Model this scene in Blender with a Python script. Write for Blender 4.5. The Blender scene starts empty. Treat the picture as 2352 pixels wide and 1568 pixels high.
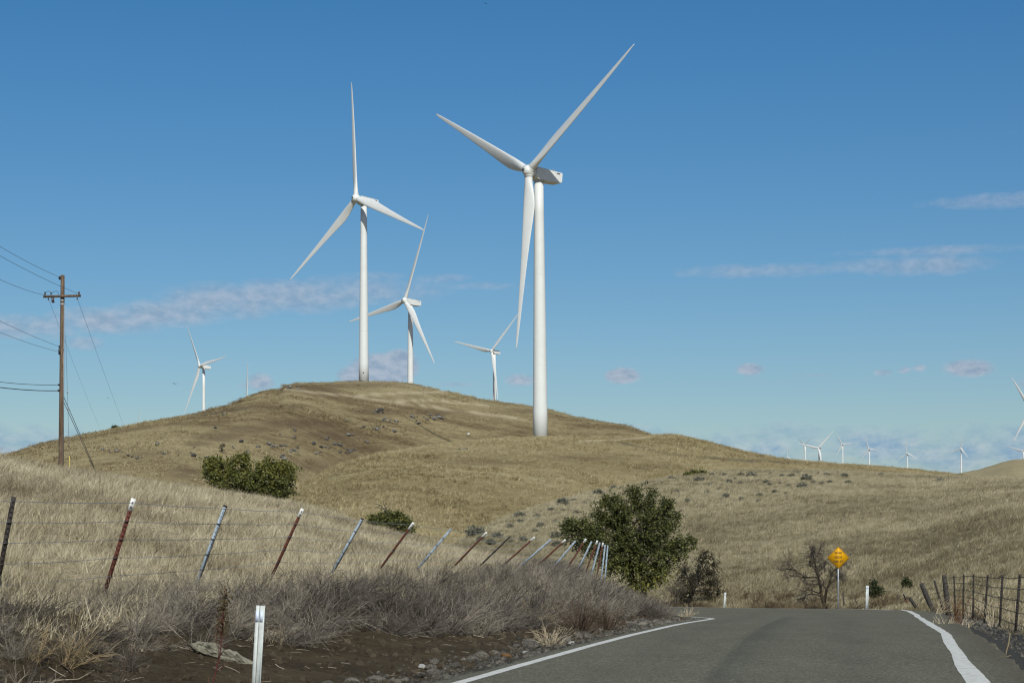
import bpy, bmesh, math, random
import numpy as np
from mathutils import Matrix, Vector
SC = bpy.context.scene
COL = SC.collection
R = math.radians
# ------------------------------------------------------------------ camera, sky, sun, exposure
F0, K = 3528.0, 4573.0 / 3528.0          # reference focal length (photo pixels) and the depth factor of the 70 mm lens
CX, HY = 1176.0, 1290.0                   # column straight ahead, row of the horizon
cam = bpy.data.cameras.new('camera')
cam.lens = 70.0; cam.sensor_width = 36.0
cam.shift_y = (HY - 784.0) / 2352.0
cam.clip_start = 0.3; cam.clip_end = 40000
camo = bpy.data.objects.new('camera', cam); COL.objects.link(camo)
camo.rotation_euler = (R(90), 0, 0)
SC.camera = camo

SUN_EL, SUN_AZ = 40.0, 169.0              # azimuth clockwise from straight ahead: behind the camera, to the right
sun = bpy.data.lights.new('sun', 'SUN'); sun.energy = 4.75; sun.angle = R(0.53); sun.color = (1.0, 0.985, 0.90)
suno = bpy.data.objects.new('sun', sun); COL.objects.link(suno)
tos = Vector((math.sin(R(SUN_AZ)) * math.cos(R(SUN_EL)), math.cos(R(SUN_AZ)) * math.cos(R(SUN_EL)), math.sin(R(SUN_EL))))
suno.rotation_euler = tos.to_track_quat('Z', 'Y').to_euler()
SC.view_settings.view_transform = 'Standard'; SC.view_settings.look = 'None'
SC.view_settings.exposure = 0.0; SC.view_settings.gamma = 1.0; SC.view_settings.use_curve_mapping = False
SC.render.engine = 'CYCLES'
SC.cycles.pixel_filter_type = 'BLACKMAN_HARRIS'; SC.cycles.filter_width = 1.25
SC.cycles.max_bounces = 6; SC.cycles.transparent_max_bounces = 6

class NT:
    """tiny helper to write node trees"""
    def __init__(s, tree): s.t = tree; s.n = tree.nodes; s.n.clear()
    def new(s, typ, **kw):
        nd = s.n.new(typ)
        ins = kw.pop('ins', {})
        for k, v in kw.items(): setattr(nd, k, v)
        for k, v in ins.items(): s.put(nd, k, v)
        return nd
    def put(s, nd, k, v):
        sock = nd.inputs[k]
        if isinstance(v, bpy.types.NodeSocket): s.t.links.new(v, sock)
        elif isinstance(v, bpy.types.Node): s.t.links.new(v.outputs[0], sock)
        else: sock.default_value = v
    def m(s, op, a, b=0.0, c=0.0, clamp=False):
        nd = s.new('ShaderNodeMath', operation=op, use_clamp=clamp)
        s.put(nd, 0, a); s.put(nd, 1, b)
        if op in ('MULTIPLY_ADD', 'SMOOTH_MIN', 'SMOOTH_MAX', 'COMPARE'): s.put(nd, 2, c)
        return nd.outputs[0]
    def ramp(s, fac, stops, interp='LINEAR'):
        nd = s.new('ShaderNodeValToRGB'); s.put(nd, 0, fac)
        cr = nd.color_ramp; cr.interpolation = interp
        while len(cr.elements) < len(stops): cr.elements.new(0.5)
        for e, (p, c) in zip(cr.elements, stops):
            e.position = p; e.color = (*c, 1) if len(c) == 3 else c
        return nd.outputs[0]
    def mix(s, fac, a, b, blend='MIX'):
        nd = s.new('ShaderNodeMix', data_type='RGBA', blend_type=blend)
        s.put(nd, 0, fac); s.put(nd, 6, a if not isinstance(a, tuple) else (*a, 1)[:4]); s.put(nd, 7, b if not isinstance(b, tuple) else (*b, 1)[:4])
        return nd.outputs[2]
    def noise(s, vec, scale, detail=4, rough=0.55, out=0, dist=0.0):
        nd = s.new('ShaderNodeTexNoise', ins={'Scale': scale, 'Detail': detail, 'Roughness': rough, 'Distortion': dist})
        if vec is not None: s.put(nd, 'Vector', vec)
        return nd.outputs[out]

def build_world():
    w = bpy.data.worlds.new('World'); SC.world = w; w.use_nodes = True
    g = NT(w.node_tree)
    sky = g.new('ShaderNodeTexSky', sky_type='NISHITA', sun_disc=False, sun_elevation=R(SUN_EL), sun_rotation=R(SUN_AZ),
                altitude=400.0, air_density=1.0, dust_density=1.3, ozone_density=2.4)
    hs = g.new('ShaderNodeHueSaturation', ins={'Saturation': 1.40, 'Value': 1.0, 'Color': sky.outputs[0]})
    bg = g.new('ShaderNodeBackground', ins={'Color': hs.outputs[0], 'Strength': 0.082})
    tc = g.new('ShaderNodeTexCoord')
    sp = g.new('ShaderNodeSeparateXYZ', ins={0: tc.outputs['Generated']})
    x, y, z = sp.outputs
    az = g.m('ARCTAN2', x, y)
    el = g.m('ARCSINE', g.m('MAXIMUM', g.m('MINIMUM', z, 1.0), -1.0))
    def ang(px, py):
        a = math.atan((px - CX) / 4573.0)
        return a, math.atan((HY - py) / 4573.0 * math.cos(a))
    # flat and puffy clouds of this afternoon: centre column, row, half width, half height, strength
    C = [(60, 748, 170, 34, 1.0), (230, 738, 180, 32, 1.1), (390, 720, 160, 36, 1.2), (520, 692, 180, 46, 1.25), (660, 680, 200, 42, 1.15), (830, 668, 220, 36, .9),
         (880, 634, 70, 10, .6), (1000, 640, 80, 12, .6), (1080, 657, 130, 9, .55), (200, 788, 50, 20, .9), (880, 848, 84, 42, 2.4), (915, 838, 52, 40, 2.6), (815, 862, 50, 26, 1.6),
         (595, 876, 38, 24, 1.4), (575, 886, 40, 8, .8), (1195, 872, 46, 17, 1.3), (1430, 862, 46, 21, 1.9), (1040, 882, 55, 7, .55),
         (2320, 461, 220, 19, .9), (2090, 610, 240, 24, 1.0), (1760, 622, 240, 18, .85), (2140, 576, 260, 13, .75),
         (1722, 848, 34, 16, 1.4), (2225, 845, 66, 22, 1.6), (2030, 855, 26, 9, 1.0), (2078, 850, 20, 10, 1.0), (2112, 845, 20, 10, 1.0), (1870, 861, 45, 5, .45), (2365, 880, 40, 14, .8),
         (-20, 1035, 60, 16, .9), (140, 1032, 40, 12, .7)]
    dens = None
    for px, py, wx, wy, st in C:
        a0, e0 = ang(px, py)
        da = g.m('MULTIPLY', g.m('SUBTRACT', az, a0), 4573.0 / wx)
        de = g.m('MULTIPLY', g.m('SUBTRACT', el, e0), 4573.0 / wy)
        v = g.m('SUBTRACT', st, g.m('MULTIPLY', st, g.m('ADD', g.m('MULTIPLY', da, da), g.m('MULTIPLY', de, de))))
        dens = v if dens is None else g.m('MAXIMUM', dens, v)
    # far cloud bank along the whole horizon
    e1 = (HY - 1040) / 4573.0
    band = g.m('SUBTRACT', 1.05, g.m('POWER', g.m('MULTIPLY', g.m('ABSOLUTE', g.m('SUBTRACT', el, e1)), 1 / 0.0125), 2.0))
    dens = g.m('MAXIMUM', dens, -1.2)
    cv = g.new('ShaderNodeCombineXYZ', ins={0: g.m('MULTIPLY', az, 42.0), 1: g.m('MULTIPLY', el, 75.0)})
    n1 = g.noise(cv.outputs[0], 1.6, 7, 0.6)
    n2 = g.noise(cv.outputs[0], 0.62, 5, 0.6)
    d1 = g.m('ADD', g.m('MULTIPLY', dens, 0.85), g.m('ADD', g.m('MULTIPLY', g.m('SUBTRACT', n1, 0.5), 1.0), g.m('MULTIPLY', g.m('SUBTRACT', n2, 0.5), 1.5)))
    f1 = g.m('MULTIPLY', g.m('SMOOTH_MIN', g.m('MAXIMUM', d1, 0.0), 1.0, 0.3), 0.82, clamp=True)
    f1 = g.m('MULTIPLY', f1, g.m('SUBTRACT', 1.0, g.m('MULTIPLY', g.m('MULTIPLY', g.m('SUBTRACT', el, 0.105), 20.0, clamp=True), 0.45)))      # the higher layer is thinner
    d2 = g.m('ADD', g.m('MULTIPLY', g.m('MAXIMUM', band, -1.0), 0.6), g.m('MULTIPLY', g.m('SUBTRACT', n2, 0.47), 2.6))
    f2 = g.m('MULTIPLY', g.m('MINIMUM', g.m('MAXIMUM', d2, 0.0), 1.0), 0.75, clamp=True)
    shade = g.noise(cv.outputs[0], 3.2, 5, 0.6)
    ccol = g.ramp(shade, [(0.36, (0.27, 0.35, 0.475)), (0.62, (0.44, 0.49, 0.585))])
    bcol = g.ramp(g.noise(cv.outputs[0], 2.4, 5, 0.62), [(0.40, (0.20, 0.345, 0.535)), (0.66, (0.45, 0.53, 0.62))])
    b1 = g.new('ShaderNodeBackground', ins={'Color': ccol, 'Strength': 1.0})
    b2 = g.new('ShaderNodeBackground', ins={'Color': bcol, 'Strength': 1.0})
    m1 = g.new('ShaderNodeMixShader', ins={0: f2, 1: bg.outputs[0], 2: b2.outputs[0]})
    m2 = g.new('ShaderNodeMixShader', ins={0: f1, 1: m1.outputs[0], 2: b1.outputs[0]})
    g.new('ShaderNodeOutputWorld', ins={0: m2.outputs[0]})
build_world()

# ------------------------------------------------------------------ helpers
rng = np.random.default_rng(11)
random.seed(5)

def tag(o, label=None, cat=None, group=None, kind=None):
    if label: o['label'] = label
    if cat: o['category'] = cat
    if group: o['group'] = group
    if kind: o['kind'] = kind
    return o

def mesh_np(name, v, faces, mats=(), smooth=False, attrs=None):
    """faces: list of int arrays (N,3) or (N,4)"""
    me = bpy.data.meshes.new(name)
    v = np.asarray(v, dtype=np.float32).reshape(-1, 3)
    faces = [np.asarray(f, dtype=np.int32) for f in (faces if isinstance(faces, (list, tuple)) else [faces]) if len(f)]
    me.vertices.add(len(v)); me.vertices.foreach_set('co', v.ravel())
    loops = np.concatenate([f.ravel() for f in faces]); tot = np.concatenate([np.full(len(f), f.shape[1], np.int32) for f in faces])
    me.loops.add(len(loops)); me.loops.foreach_set('vertex_index', loops)
    me.polygons.add(len(tot)); me.polygons.foreach_set('loop_start', np.concatenate([[0], np.cumsum(tot)[:-1]]).astype(np.int32))
    me.polygons.foreach_set('loop_total', tot)
    if smooth: me.polygons.foreach_set('use_smooth', np.ones(len(tot), bool))
    for k, a in (attrs or {}).items():
        a = np.asarray(a, np.float32)
        if a.ndim == 1:
            at = me.attributes.new(k, 'FLOAT', 'POINT'); at.data.foreach_set('value', a)
        else:
            at = me.attributes.new(k, 'FLOAT_VECTOR', 'POINT'); at.data.foreach_set('vector', a.ravel())
    for m in mats: me.materials.append(m)
    me.update(); me.validate()
    return me

def obj(name, me, parent=None, loc=None, M=None, link=True):
    o = bpy.data.objects.new(name, me)
    if link: COL.objects.link(o)
    if parent: o.parent = parent
    if loc is not None: o.location = loc
    if M is not None: o.matrix_basis = M
    return o

def empty(name, loc=(0, 0, 0), rz=0.0):
    o = bpy.data.objects.new(name, None); COL.objects.link(o); o.location = loc; o.rotation_euler = (0, 0, rz); o.empty_display_size = 0.2
    return o

class MB:
    """collects tubes, boxes and quads into one mesh"""
    def __init__(s): s.v = []; s.q = []; s.t = []; s.n = 0; s.a = []
    def add(s, v, q=None, t=None, a=0.0):
        v = np.asarray(v, float).reshape(-1, 3)
        if q is not None and len(q): s.q.append(np.asarray(q, int) + s.n)
        if t is not None and len(t): s.t.append(np.asarray(t, int) + s.n)
        s.v.append(v); s.n += len(v); s.a.append(np.full(len(v), a) if np.isscalar(a) else np.asarray(a))
        return s
    def tube(s, pts, rad, sides=6, cap=True, a=0.0):
        P = np.asarray(pts, float); n = len(P)
        rad = np.full(n, rad) if np.isscalar(rad) else np.asarray(rad, float)
        T = np.gradient(P, axis=0); T /= np.linalg.norm(T, axis=1)[:, None] + 1e-12
        ref = np.array([0.0, 0, 1]) if abs(T[0, 2]) < 0.9 else np.array([1.0, 0, 0])
        U = np.cross(T, ref); U /= np.linalg.norm(U, axis=1)[:, None] + 1e-12
        W = np.cross(T, U)
        th = np.arange(sides) * 2 * np.pi / sides
        V = P[:, None] + rad[:, None, None] * (np.cos(th)[None, :, None] * U[:, None] + np.sin(th)[None, :, None] * W[:, None])
        i = np.arange(n - 1)[:, None] * sides; j = np.arange(sides)[None]; j2 = (j + 1) % sides
        q = np.stack([i + j, i + sides + j, i + sides + j2, i + j2], -1).reshape(-1, 4)
        t = []
        if cap:
            for k in range(1, sides - 1): t.append((0, k, k + 1)); b = (n - 1) * sides; t.append((b, b + k + 1, b + k))
        return s.add(V.reshape(-1, 3), q, t, a)
    def box(s, c, half, ax=None, a=0.0):
        A = np.eye(3) if ax is None else np.asarray(ax, float)
        V = np.array([[x, y, z] for z in (-1, 1) for y in (-1, 1) for x in (-1, 1)], float) * np.asarray(half, float)
        V = V @ A + np.asarray(c, float)
        return s.add(V, [(0, 2, 3, 1), (4, 5, 7, 6), (0, 1, 5, 4), (2, 6, 7, 3), (0, 4, 6, 2), (1, 3, 7, 5)], None, a)
    def prism(s, poly, p0, p1, ux, uy, sc1=1.0, a=0.0):
        """extrude the 2-D outline poly (in the frame ux, uy) from p0 to p1"""
        poly = np.asarray(poly, float); n = len(poly); ux = np.asarray(ux, float); uy = np.asarray(uy, float)
        A = np.asarray(p0, float) + poly[:, :1] * ux + poly[:, 1:] * uy
        B = np.asarray(p1, float) + sc1 * (poly[:, :1] * ux + poly[:, 1:] * uy)
        q = [(i, (i + 1) % n, n + (i + 1) % n, n + i) for i in range(n)]
        me = bmesh.new(); vs = [me.verts.new((*p, 0)) for p in poly]; f = me.faces.new(vs)
        tr = bmesh.ops.triangulate(me, faces=[f])['faces']; me.verts.index_update()
        tt = [tuple(v.index for v in fc.verts) for fc in tr]; me.free()
        t = [t3[::-1] for t3 in tt] + [tuple(n + k for k in t3) for t3 in tt]
        return s.add(np.vstack([A, B]), q, t, a)
    def mesh(s, name, mats, smooth=False, attr=None):
        fs = []
        if s.q: fs.append(np.concatenate(s.q))
        if s.t: fs.append(np.concatenate(s.t))
        return mesh_np(name, np.concatenate(s.v), fs, mats, smooth, {attr: np.concatenate(s.a)} if attr else None)

def interp(xs, pts):
    pts = np.asarray(pts, float)
    return np.interp(xs, pts[:, 0], pts[:, 1])
def sm(a, b, x):
    t = np.clip((x - a) / (b - a), 0, 1); return t * t * (3 - 2 * t)
def vnoise(x, y, seed=0):
    xi = np.floor(x).astype(np.int64); yi = np.floor(y).astype(np.int64); fx = x - xi; fy = y - yi
    def h(i, j):
        n = (i * 374761393 + j * 668265263 + seed * 974634777) & 0x7fffffff
        n = ((n ^ (n >> 13)) * 1274126177) & 0x7fffffff
        return ((n ^ (n >> 16)) & 0xffff) / 65535.0
    fx = fx * fx * (3 - 2 * fx); fy = fy * fy * (3 - 2 * fy)
    return (h(xi, yi) * (1 - fx) + h(xi + 1, yi) * fx) * (1 - fy) + (h(xi, yi + 1) * (1 - fx) + h(xi + 1, yi + 1) * fx) * fy * 1.0 - 0.5
def fbm(x, y, seed=0, oct=4):
    r = 0; a = 1.0
    for o in range(oct): r = r + a * vnoise(x * 2 ** o, y * 2 ** o, seed + o); a *= 0.5
    return r

# ------------------------------------------------------------------ materials
def new_mat(name):
    m = bpy.data.materials.new(name); m.use_nodes = True
    return m, NT(m.node_tree)
def finish(g, color, rough=0.9, bump=None, bump_d=0.02, spec=0.2, metal=0.0, trans=None):
    p = g.new('ShaderNodeBsdfPrincipled', ins={'Base Color': color if not isinstance(color, tuple) else (*color, 1), 'Roughness': rough, 'Metallic': metal, 'Specular IOR Level': spec})
    if bump is not None:
        b = g.new('ShaderNodeBump', ins={'Height': bump, 'Distance': bump_d, 'Strength': 1.0}); g.put(p, 'Normal', b.outputs[0])
    g.new('ShaderNodeOutputMaterial', ins={0: p.outputs[0]})
def simple(name, col, rough=0.6, metal=0.0, spec=0.3, var=0.12, scale=3.0, dark=None):
    m, g = new_mat(name)
    tc = g.new('ShaderNodeTexCoord').outputs['Object']
    n = g.noise(tc, scale, 5, 0.65)
    lo = tuple(c * (1 - 2 * var) for c in (dark or col)); hi = tuple(min(1, c * (1 + var)) for c in col)
    finish(g, g.ramp(n, [(0.3, lo), (0.62, hi)]), rough, spec=spec, metal=metal)
    return m
def pos(g): return g.new('ShaderNodeNewGeometry').outputs['Position']
def scaled(g, v, s): 
    return g.new('ShaderNodeVectorMath', operation='MULTIPLY', ins={0: v, 1: s}).outputs[0]

def grass_blades(name, stops, patch=0.05, patch2=0.4, low=None, k2=0.5):
    """dry grass, coloured by place and by plant"""
    m, g = new_mat(name)
    p = pos(g)
    n1 = g.noise(p, patch, 4, 0.6); n2 = g.noise(p, patch2, 3, 0.6)
    oi = g.new('ShaderNodeObjectInfo').outputs['Random']
    bl = g.new('ShaderNodeAttribute', attribute_name='tint').outputs['Fac']
    f = g.m('ADD', g.m('ADD', g.m('SUBTRACT', g.m('MULTIPLY', n1, 0.95), 0.165), g.m('MULTIPLY', n2, 0.5)), g.m('ADD', g.m('MULTIPLY', g.m('SUBTRACT', oi, 0.5), 0.26), g.m('MULTIPLY', g.m('SUBTRACT', bl, 0.5), 0.42)))
    if low:
        yy = g.new('ShaderNodeSeparateXYZ', ins={0: p}).outputs[1]
        ty = g.m('MULTIPLY', g.m('SUBTRACT', yy, low[0]), 1.0 / (low[1] - low[0]), clamp=True)
        f = g.m('SUBTRACT', f, g.m('MULTIPLY', g.m('SUBTRACT', 1.0, ty), low[2]))
    c = g.ramp(f, stops)
    finish(g, c, 0.85, spec=0.12)
    return m

def ground_mat(name, stops, s1, s2, s3, bump_d, stretch=(1, 1, 1), marks=False):
    m, g = new_mat(name)
    p = scaled(g, pos(g), stretch)
    n1 = g.noise(p, s1, 5, 0.6, dist=0.4); n2 = g.noise(p, s2, 5, 0.65); n3 = g.noise(p, s3, 3, 0.7)
    f = g.m('ADD', g.m('ADD', g.m('MULTIPLY', n1, 0.55), g.m('MULTIPLY', n2, 0.35)), g.m('MULTIPLY', n3, 0.25))
    c = g.ramp(f, stops)
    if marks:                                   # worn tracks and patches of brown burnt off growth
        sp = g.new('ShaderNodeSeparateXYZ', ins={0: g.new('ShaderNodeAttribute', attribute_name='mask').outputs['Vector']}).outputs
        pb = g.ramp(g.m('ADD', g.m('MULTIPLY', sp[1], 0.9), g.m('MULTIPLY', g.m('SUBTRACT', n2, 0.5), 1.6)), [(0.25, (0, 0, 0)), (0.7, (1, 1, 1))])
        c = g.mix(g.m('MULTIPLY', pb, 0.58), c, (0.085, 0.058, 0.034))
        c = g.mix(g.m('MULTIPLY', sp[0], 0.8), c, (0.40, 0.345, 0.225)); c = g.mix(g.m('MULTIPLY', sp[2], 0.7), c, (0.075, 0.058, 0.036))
    h = g.m('ADD', n3, g.m('MULTIPLY', n2, 1.2))
    finish(g, c, 0.95, h, bump_d, spec=0.1)
    return m

M = {}
STRAW = [(0.30, (0.126, 0.102, 0.063)), (0.46, (0.261, 0.224, 0.146)), (0.60, (0.379, 0.330, 0.222)), (0.80, (0.505, 0.451, 0.324))]
M['meadow_blades'] = grass_blades('meadow_blades', STRAW, 0.09, 0.7)
M['hillside_blades'] = grass_blades('hillside_blades', [(0.30, (0.110, 0.092, 0.055)), (0.46, (0.228, 0.196, 0.119)), (0.62, (0.327, 0.287, 0.185)), (0.80, (0.410, 0.369, 0.252))], 0.05, 0.35, (90, 220, .15))
M['knoll_blades'] = grass_blades('knoll_blades', [(0.30, (0.122, 0.092, 0.046)), (0.46, (0.216, 0.173, 0.089)), (0.62, (0.318, 0.266, 0.147)), (0.80, (0.379, 0.326, 0.197))], 0.022, 0.16)
M['hill_blades'] = grass_blades('hill_blades', [(0.36, (0.076, 0.053, 0.029)), (0.47, (0.151, 0.114, 0.061)), (0.58, (0.280, 0.233, 0.127)), (0.78, (0.356, 0.307, 0.185))], 0.013, 0.1)
M['brush_twigs'] = grass_blades('brush_twigs', [(0.28, (0.030, 0.025, 0.020)), (0.46, (0.092, 0.080, 0.067)), (0.60, (0.160, 0.141, 0.116)), (0.80, (0.33, 0.290, 0.225))], 0.35, 1.6)
M['scrub_twigs'] = grass_blades('scrub_twigs', [(0.28, (0.024, 0.018, 0.012)), (0.46, (0.070, 0.052, 0.032)), (0.60, (0.118, 0.088, 0.052)), (0.80, (0.20, 0.155, 0.095))], 0.35, 1.6)
M['meadow_soil'] = ground_mat('meadow_soil', [(0.35, (0.139, 0.114, 0.070)), (0.55, (0.246, 0.210, 0.132)), (0.75, (0.344, 0.299, 0.195))], 0.08, 0.7, 6.0, 0.12)
M['hillside_soil'] = ground_mat('hillside_soil', [(0.35, (0.104, 0.086, 0.050)), (0.55, (0.199, 0.172, 0.103)), (0.75, (0.295, 0.263, 0.165))], 0.05, 0.35, 3.0, 0.25)
M['knoll_soil'] = ground_mat('knoll_soil', [(0.36, (0.118, 0.091, 0.046)), (0.55, (0.221, 0.181, 0.092)), (0.72, (0.310, 0.267, 0.148))], 0.016, 0.12, 0.9, 0.6, (0.45, 1, 1), True)
M['hill_soil'] = ground_mat('hill_soil', [(0.42, (0.074, 0.050, 0.028)), (0.51, (0.130, 0.096, 0.050)), (0.60, (0.244, 0.200, 0.106)), (0.76, (0.332, 0.286, 0.167))], 0.012, 0.09, 0.7, 0.9, (0.5, 1, 1), True)
M['far_soil'] = ground_mat('far_soil', [(0.38, (0.140, 0.106, 0.061)), (0.55, (0.229, 0.191, 0.110)), (0.72, (0.295, 0.256, 0.152))], 0.006, 0.04, 0.3, 1.0, (0.5, 1, 1))

def verge_mat():
    m, g = new_mat('verge_soil')
    p = pos(g)
    at = g.new('ShaderNodeAttribute', attribute_name='mask').outputs['Vector']
    sp = g.new('ShaderNodeSeparateXYZ', ins={0: at}).outputs
    n1 = g.noise(p, 0.7, 5, 0.6); n2 = g.noise(p, 7.0, 5, 0.7); n3 = g.noise(p, 45.0, 3, 0.7); nw = g.noise(scaled(g, p, (9, 3, 9)), 1.0, 4, 0.6)
    dirt = g.ramp(g.m('ADD', g.m('MULTIPLY', n1, 0.6), g.m('MULTIPLY', n2, 0.4)), [(0.34, (0.041, 0.029, 0.017)), (0.5, (0.078, 0.059, 0.033)), (0.68, (0.131, 0.101, 0.059))])
    straw = g.ramp(nw, [(0.56, (0, 0, 0)), (0.72, (1, 1, 1))])
    dirt = g.mix(g.m('MULTIPLY', straw, 0.35), dirt, (0.120, 0.101, 0.069))
    peb = g.ramp(n3, [(0.66, (0, 0, 0)), (0.72, (1, 1, 1))])
    dirt = g.mix(g.m('MULTIPLY', peb, 0.45), dirt, (0.144, 0.134, 0.114))
    grav = g.ramp(n3, [(0.3, (0.021, 0.020, 0.018)), (0.52, (0.075, 0.072, 0.065)), (0.72, (0.180, 0.174, 0.156))])
    gr = g.ramp(g.m('ADD', g.m('MULTIPLY', n1, 0.5), g.m('MULTIPLY', n2, 0.5)), [(0.36, (0.072, 0.055, 0.033)), (0.66, (0.156, 0.125, 0.075))])
    c = g.mix(sp[0], gr, dirt); c = g.mix(sp[1], c, grav)
    finish(g, c, 0.95, g.m('ADD', g.m('MULTIPLY', n2, 1.0), g.m('MULTIPLY', n3, 0.5)), 0.14, spec=0.1)
    return m
M['verge_soil'] = verge_mat()

def asphalt_mat():
    m, g = new_mat('asphalt')
    p = pos(g)
    mk = g.new('ShaderNodeSeparateXYZ', ins={0: g.new('ShaderNodeAttribute', attribute_name='mask').outputs['Vector']}).outputs
    fine = g.noise(p, 26.0, 3, 0.9); mid = g.noise(scaled(g, p, (1.3, 0.3, 1)), 1.0, 5, 0.65); big = g.noise(p, 0.12, 3, 0.5)
    base = g.ramp(fine, [(0.26, (0.023, 0.022, 0.015)), (0.46, (0.090, 0.087, 0.064)), (0.62, (0.154, 0.149, 0.112)), (0.72, (0.385, 0.370, 0.296))])
    pat = g.noise(p, 0.55, 6, 0.75, dist=1.2)
    t = g.m('ADD', 0.50, g.m('MULTIPLY', g.m('ADD', g.m('MULTIPLY', mid, 0.5), g.m('ADD', g.m('MULTIPLY', big, 0.2), g.m('MULTIPLY', pat, 0.35))), 0.95))
    vm = g.new('ShaderNodeVectorMath', operation='SCALE', ins={0: base, 'Scale': t}).outputs[0]
    crumb = g.ramp(g.noise(p, 11.0, 4, 0.7), [(0.35, (0, 0, 0)), (0.6, (1, 1, 1))])
    coarse = g.noise(p, 8.0, 3, 0.85)
    vm = g.new('ShaderNodeVectorMath', operation='SCALE', ins={0: vm, 'Scale': g.m('ADD', 0.55, g.m('MULTIPLY', coarse, 0.9))}).outputs[0]
    c = g.mix(g.m('MULTIPLY', mk[0], g.m('ADD', 0.22, g.m('MULTIPLY', crumb, 0.16))), vm, (0.026, 0.028, 0.026))     # oily strip down the middle of the lane
    c = g.mix(g.m('MULTIPLY', mk[1], 0.5), c, (0.063, 0.054, 0.038))    # dusty brown outer margin
    finish(g, c, 0.95, fine, 0.006, spec=0.08)
    return m
M['asphalt'] = asphalt_mat()
def paint_mat():
    m, g = new_mat('road_paint')
    p = pos(g)
    n = g.noise(p, 9.0, 5, 0.7); f = g.noise(p, 60.0, 2, 0.7)
    c = g.ramp(n, [(0.30, (0.320, 0.312, 0.281)), (0.5, (0.480, 0.480, 0.445)), (0.7, (0.528, 0.528, 0.491))])
    w = g.m('ADD', g.m('MULTIPLY', n, 0.6), g.m('MULTIPLY', f, 0.4))
    c = g.mix(g.ramp(w, [(0.33, (1, 1, 1)), (0.40, (0, 0, 0))]), c, (0.128, 0.124, 0.109))
    finish(g, c, 0.8, f, 0.004, spec=0.2)
    return m
M['road_paint'] = paint_mat()
M['turbine_white'] = simple('turbine_white', (0.56, 0.575, 0.57), 0.45, spec=0.3, var=0.02, scale=0.25)
M['turbine_grey'] = simple('turbine_grey', (0.10, 0.11, 0.12), 0.6, var=0.1)
M['rust'] = simple('rust', (0.085, 0.028, 0.018), 0.85, var=0.25, scale=14.0)
M['steel'] = simple('steel', (0.24, 0.29, 0.34), 0.7, metal=0.0, var=0.2, scale=10.0, spec=.2)
M['dark_steel'] = simple('dark_steel', (0.036, 0.030, 0.027), 0.7, metal=0.2, var=0.25, scale=10.0)
M['wire'] = simple('wire', (0.17, 0.19, 0.22), 0.6, metal=0.2, var=0.1)
M['black_cable'] = simple('black_cable', (0.012, 0.012, 0.014), 0.6, var=0.1)
M['grey_cable'] = simple('grey_cable', (0.10, 0.115, 0.13), 0.6, var=0.1)
M['white_paint'] = simple('white_paint', (0.56, 0.57, 0.55), 0.6, var=0.12, scale=18.0)
M['white_plastic'] = simple('white_plastic', (0.46, 0.49, 0.475), 0.5, var=0.10, scale=9.0)
M['reflector'] = simple('reflector', (0.50, 0.56, 0.68), 0.35, var=0.03, scale=5.0)
M['sign_yellow'] = simple('sign_yellow', (0.60, 0.30, 0.003), 0.5, var=0.03, scale=4.0)
M['sign_black'] = simple('sign_black', (0.015, 0.012, 0.01), 0.6, var=0.05)
M['galvanised'] = simple('galvanised', (0.30, 0.32, 0.345), 0.5, metal=0.4, var=0.12, scale=8.0)
M['yellow_guard'] = simple('yellow_guard', (0.45, 0.34, 0.09), 0.6, var=0.12)
M['porcelain'] = simple('porcelain', (0.05, 0.04, 0.04), 0.25, spec=0.5, var=0.1)
M['bird'] = simple('bird_feathers', (0.03, 0.028, 0.026), 0.8, var=0.1)
M['old_wood'] = simple('old_wood', (0.046, 0.041, 0.035), 0.9, var=0.25, scale=9.0)

def pole_mat():
    m, g = new_mat('pole_wood')
    tc = g.new('ShaderNodeTexCoord').outputs['Object']
    n = g.noise(scaled(g, tc, (14, 14, 0.9)), 1.0, 6, 0.7); b = g.noise(tc, 0.5, 3, 0.6)
    c = g.ramp(g.m('ADD', g.m('MULTIPLY', n, 0.7), g.m('MULTIPLY', b, 0.3)), [(0.34, (0.035, 0.024, 0.018)), (0.52, (0.115, 0.082, 0.058)), (0.7, (0.23, 0.175, 0.125))])
    finish(g, c, 0.9, n, 0.02, spec=0.1)
    return m
M['pole_wood'] = pole_mat()
def bark_mat():
    m, g = new_mat('bark')
    tc = g.new('ShaderNodeTexCoord').outputs['Object']
    n = g.noise(scaled(g, tc, (9, 9, 2.5)), 1.0, 5, 0.7); l = g.noise(tc, 2.3, 4, 0.6)
    c = g.ramp(n, [(0.3, (0.020, 0.016, 0.012)), (0.7, (0.075, 0.060, 0.042))])
    c = g.mix(g.ramp(l, [(0.5, (0, 0, 0)), (0.7, (0.7, 0.7, 0.7))]), c, (0.085, 0.068, 0.022))      # lichen
    finish(g, c, 0.95, n, 0.02, spec=0.1)
    return m
M['bark'] = bark_mat()
M['dark_bark'] = simple('dark_bark', (0.034, 0.029, 0.025), 0.95, var=0.3, scale=6.0)
M['grey_twig'] = simple('grey_twig', (0.085, 0.072, 0.056), 0.9, var=0.25, scale=3.0)
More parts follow.
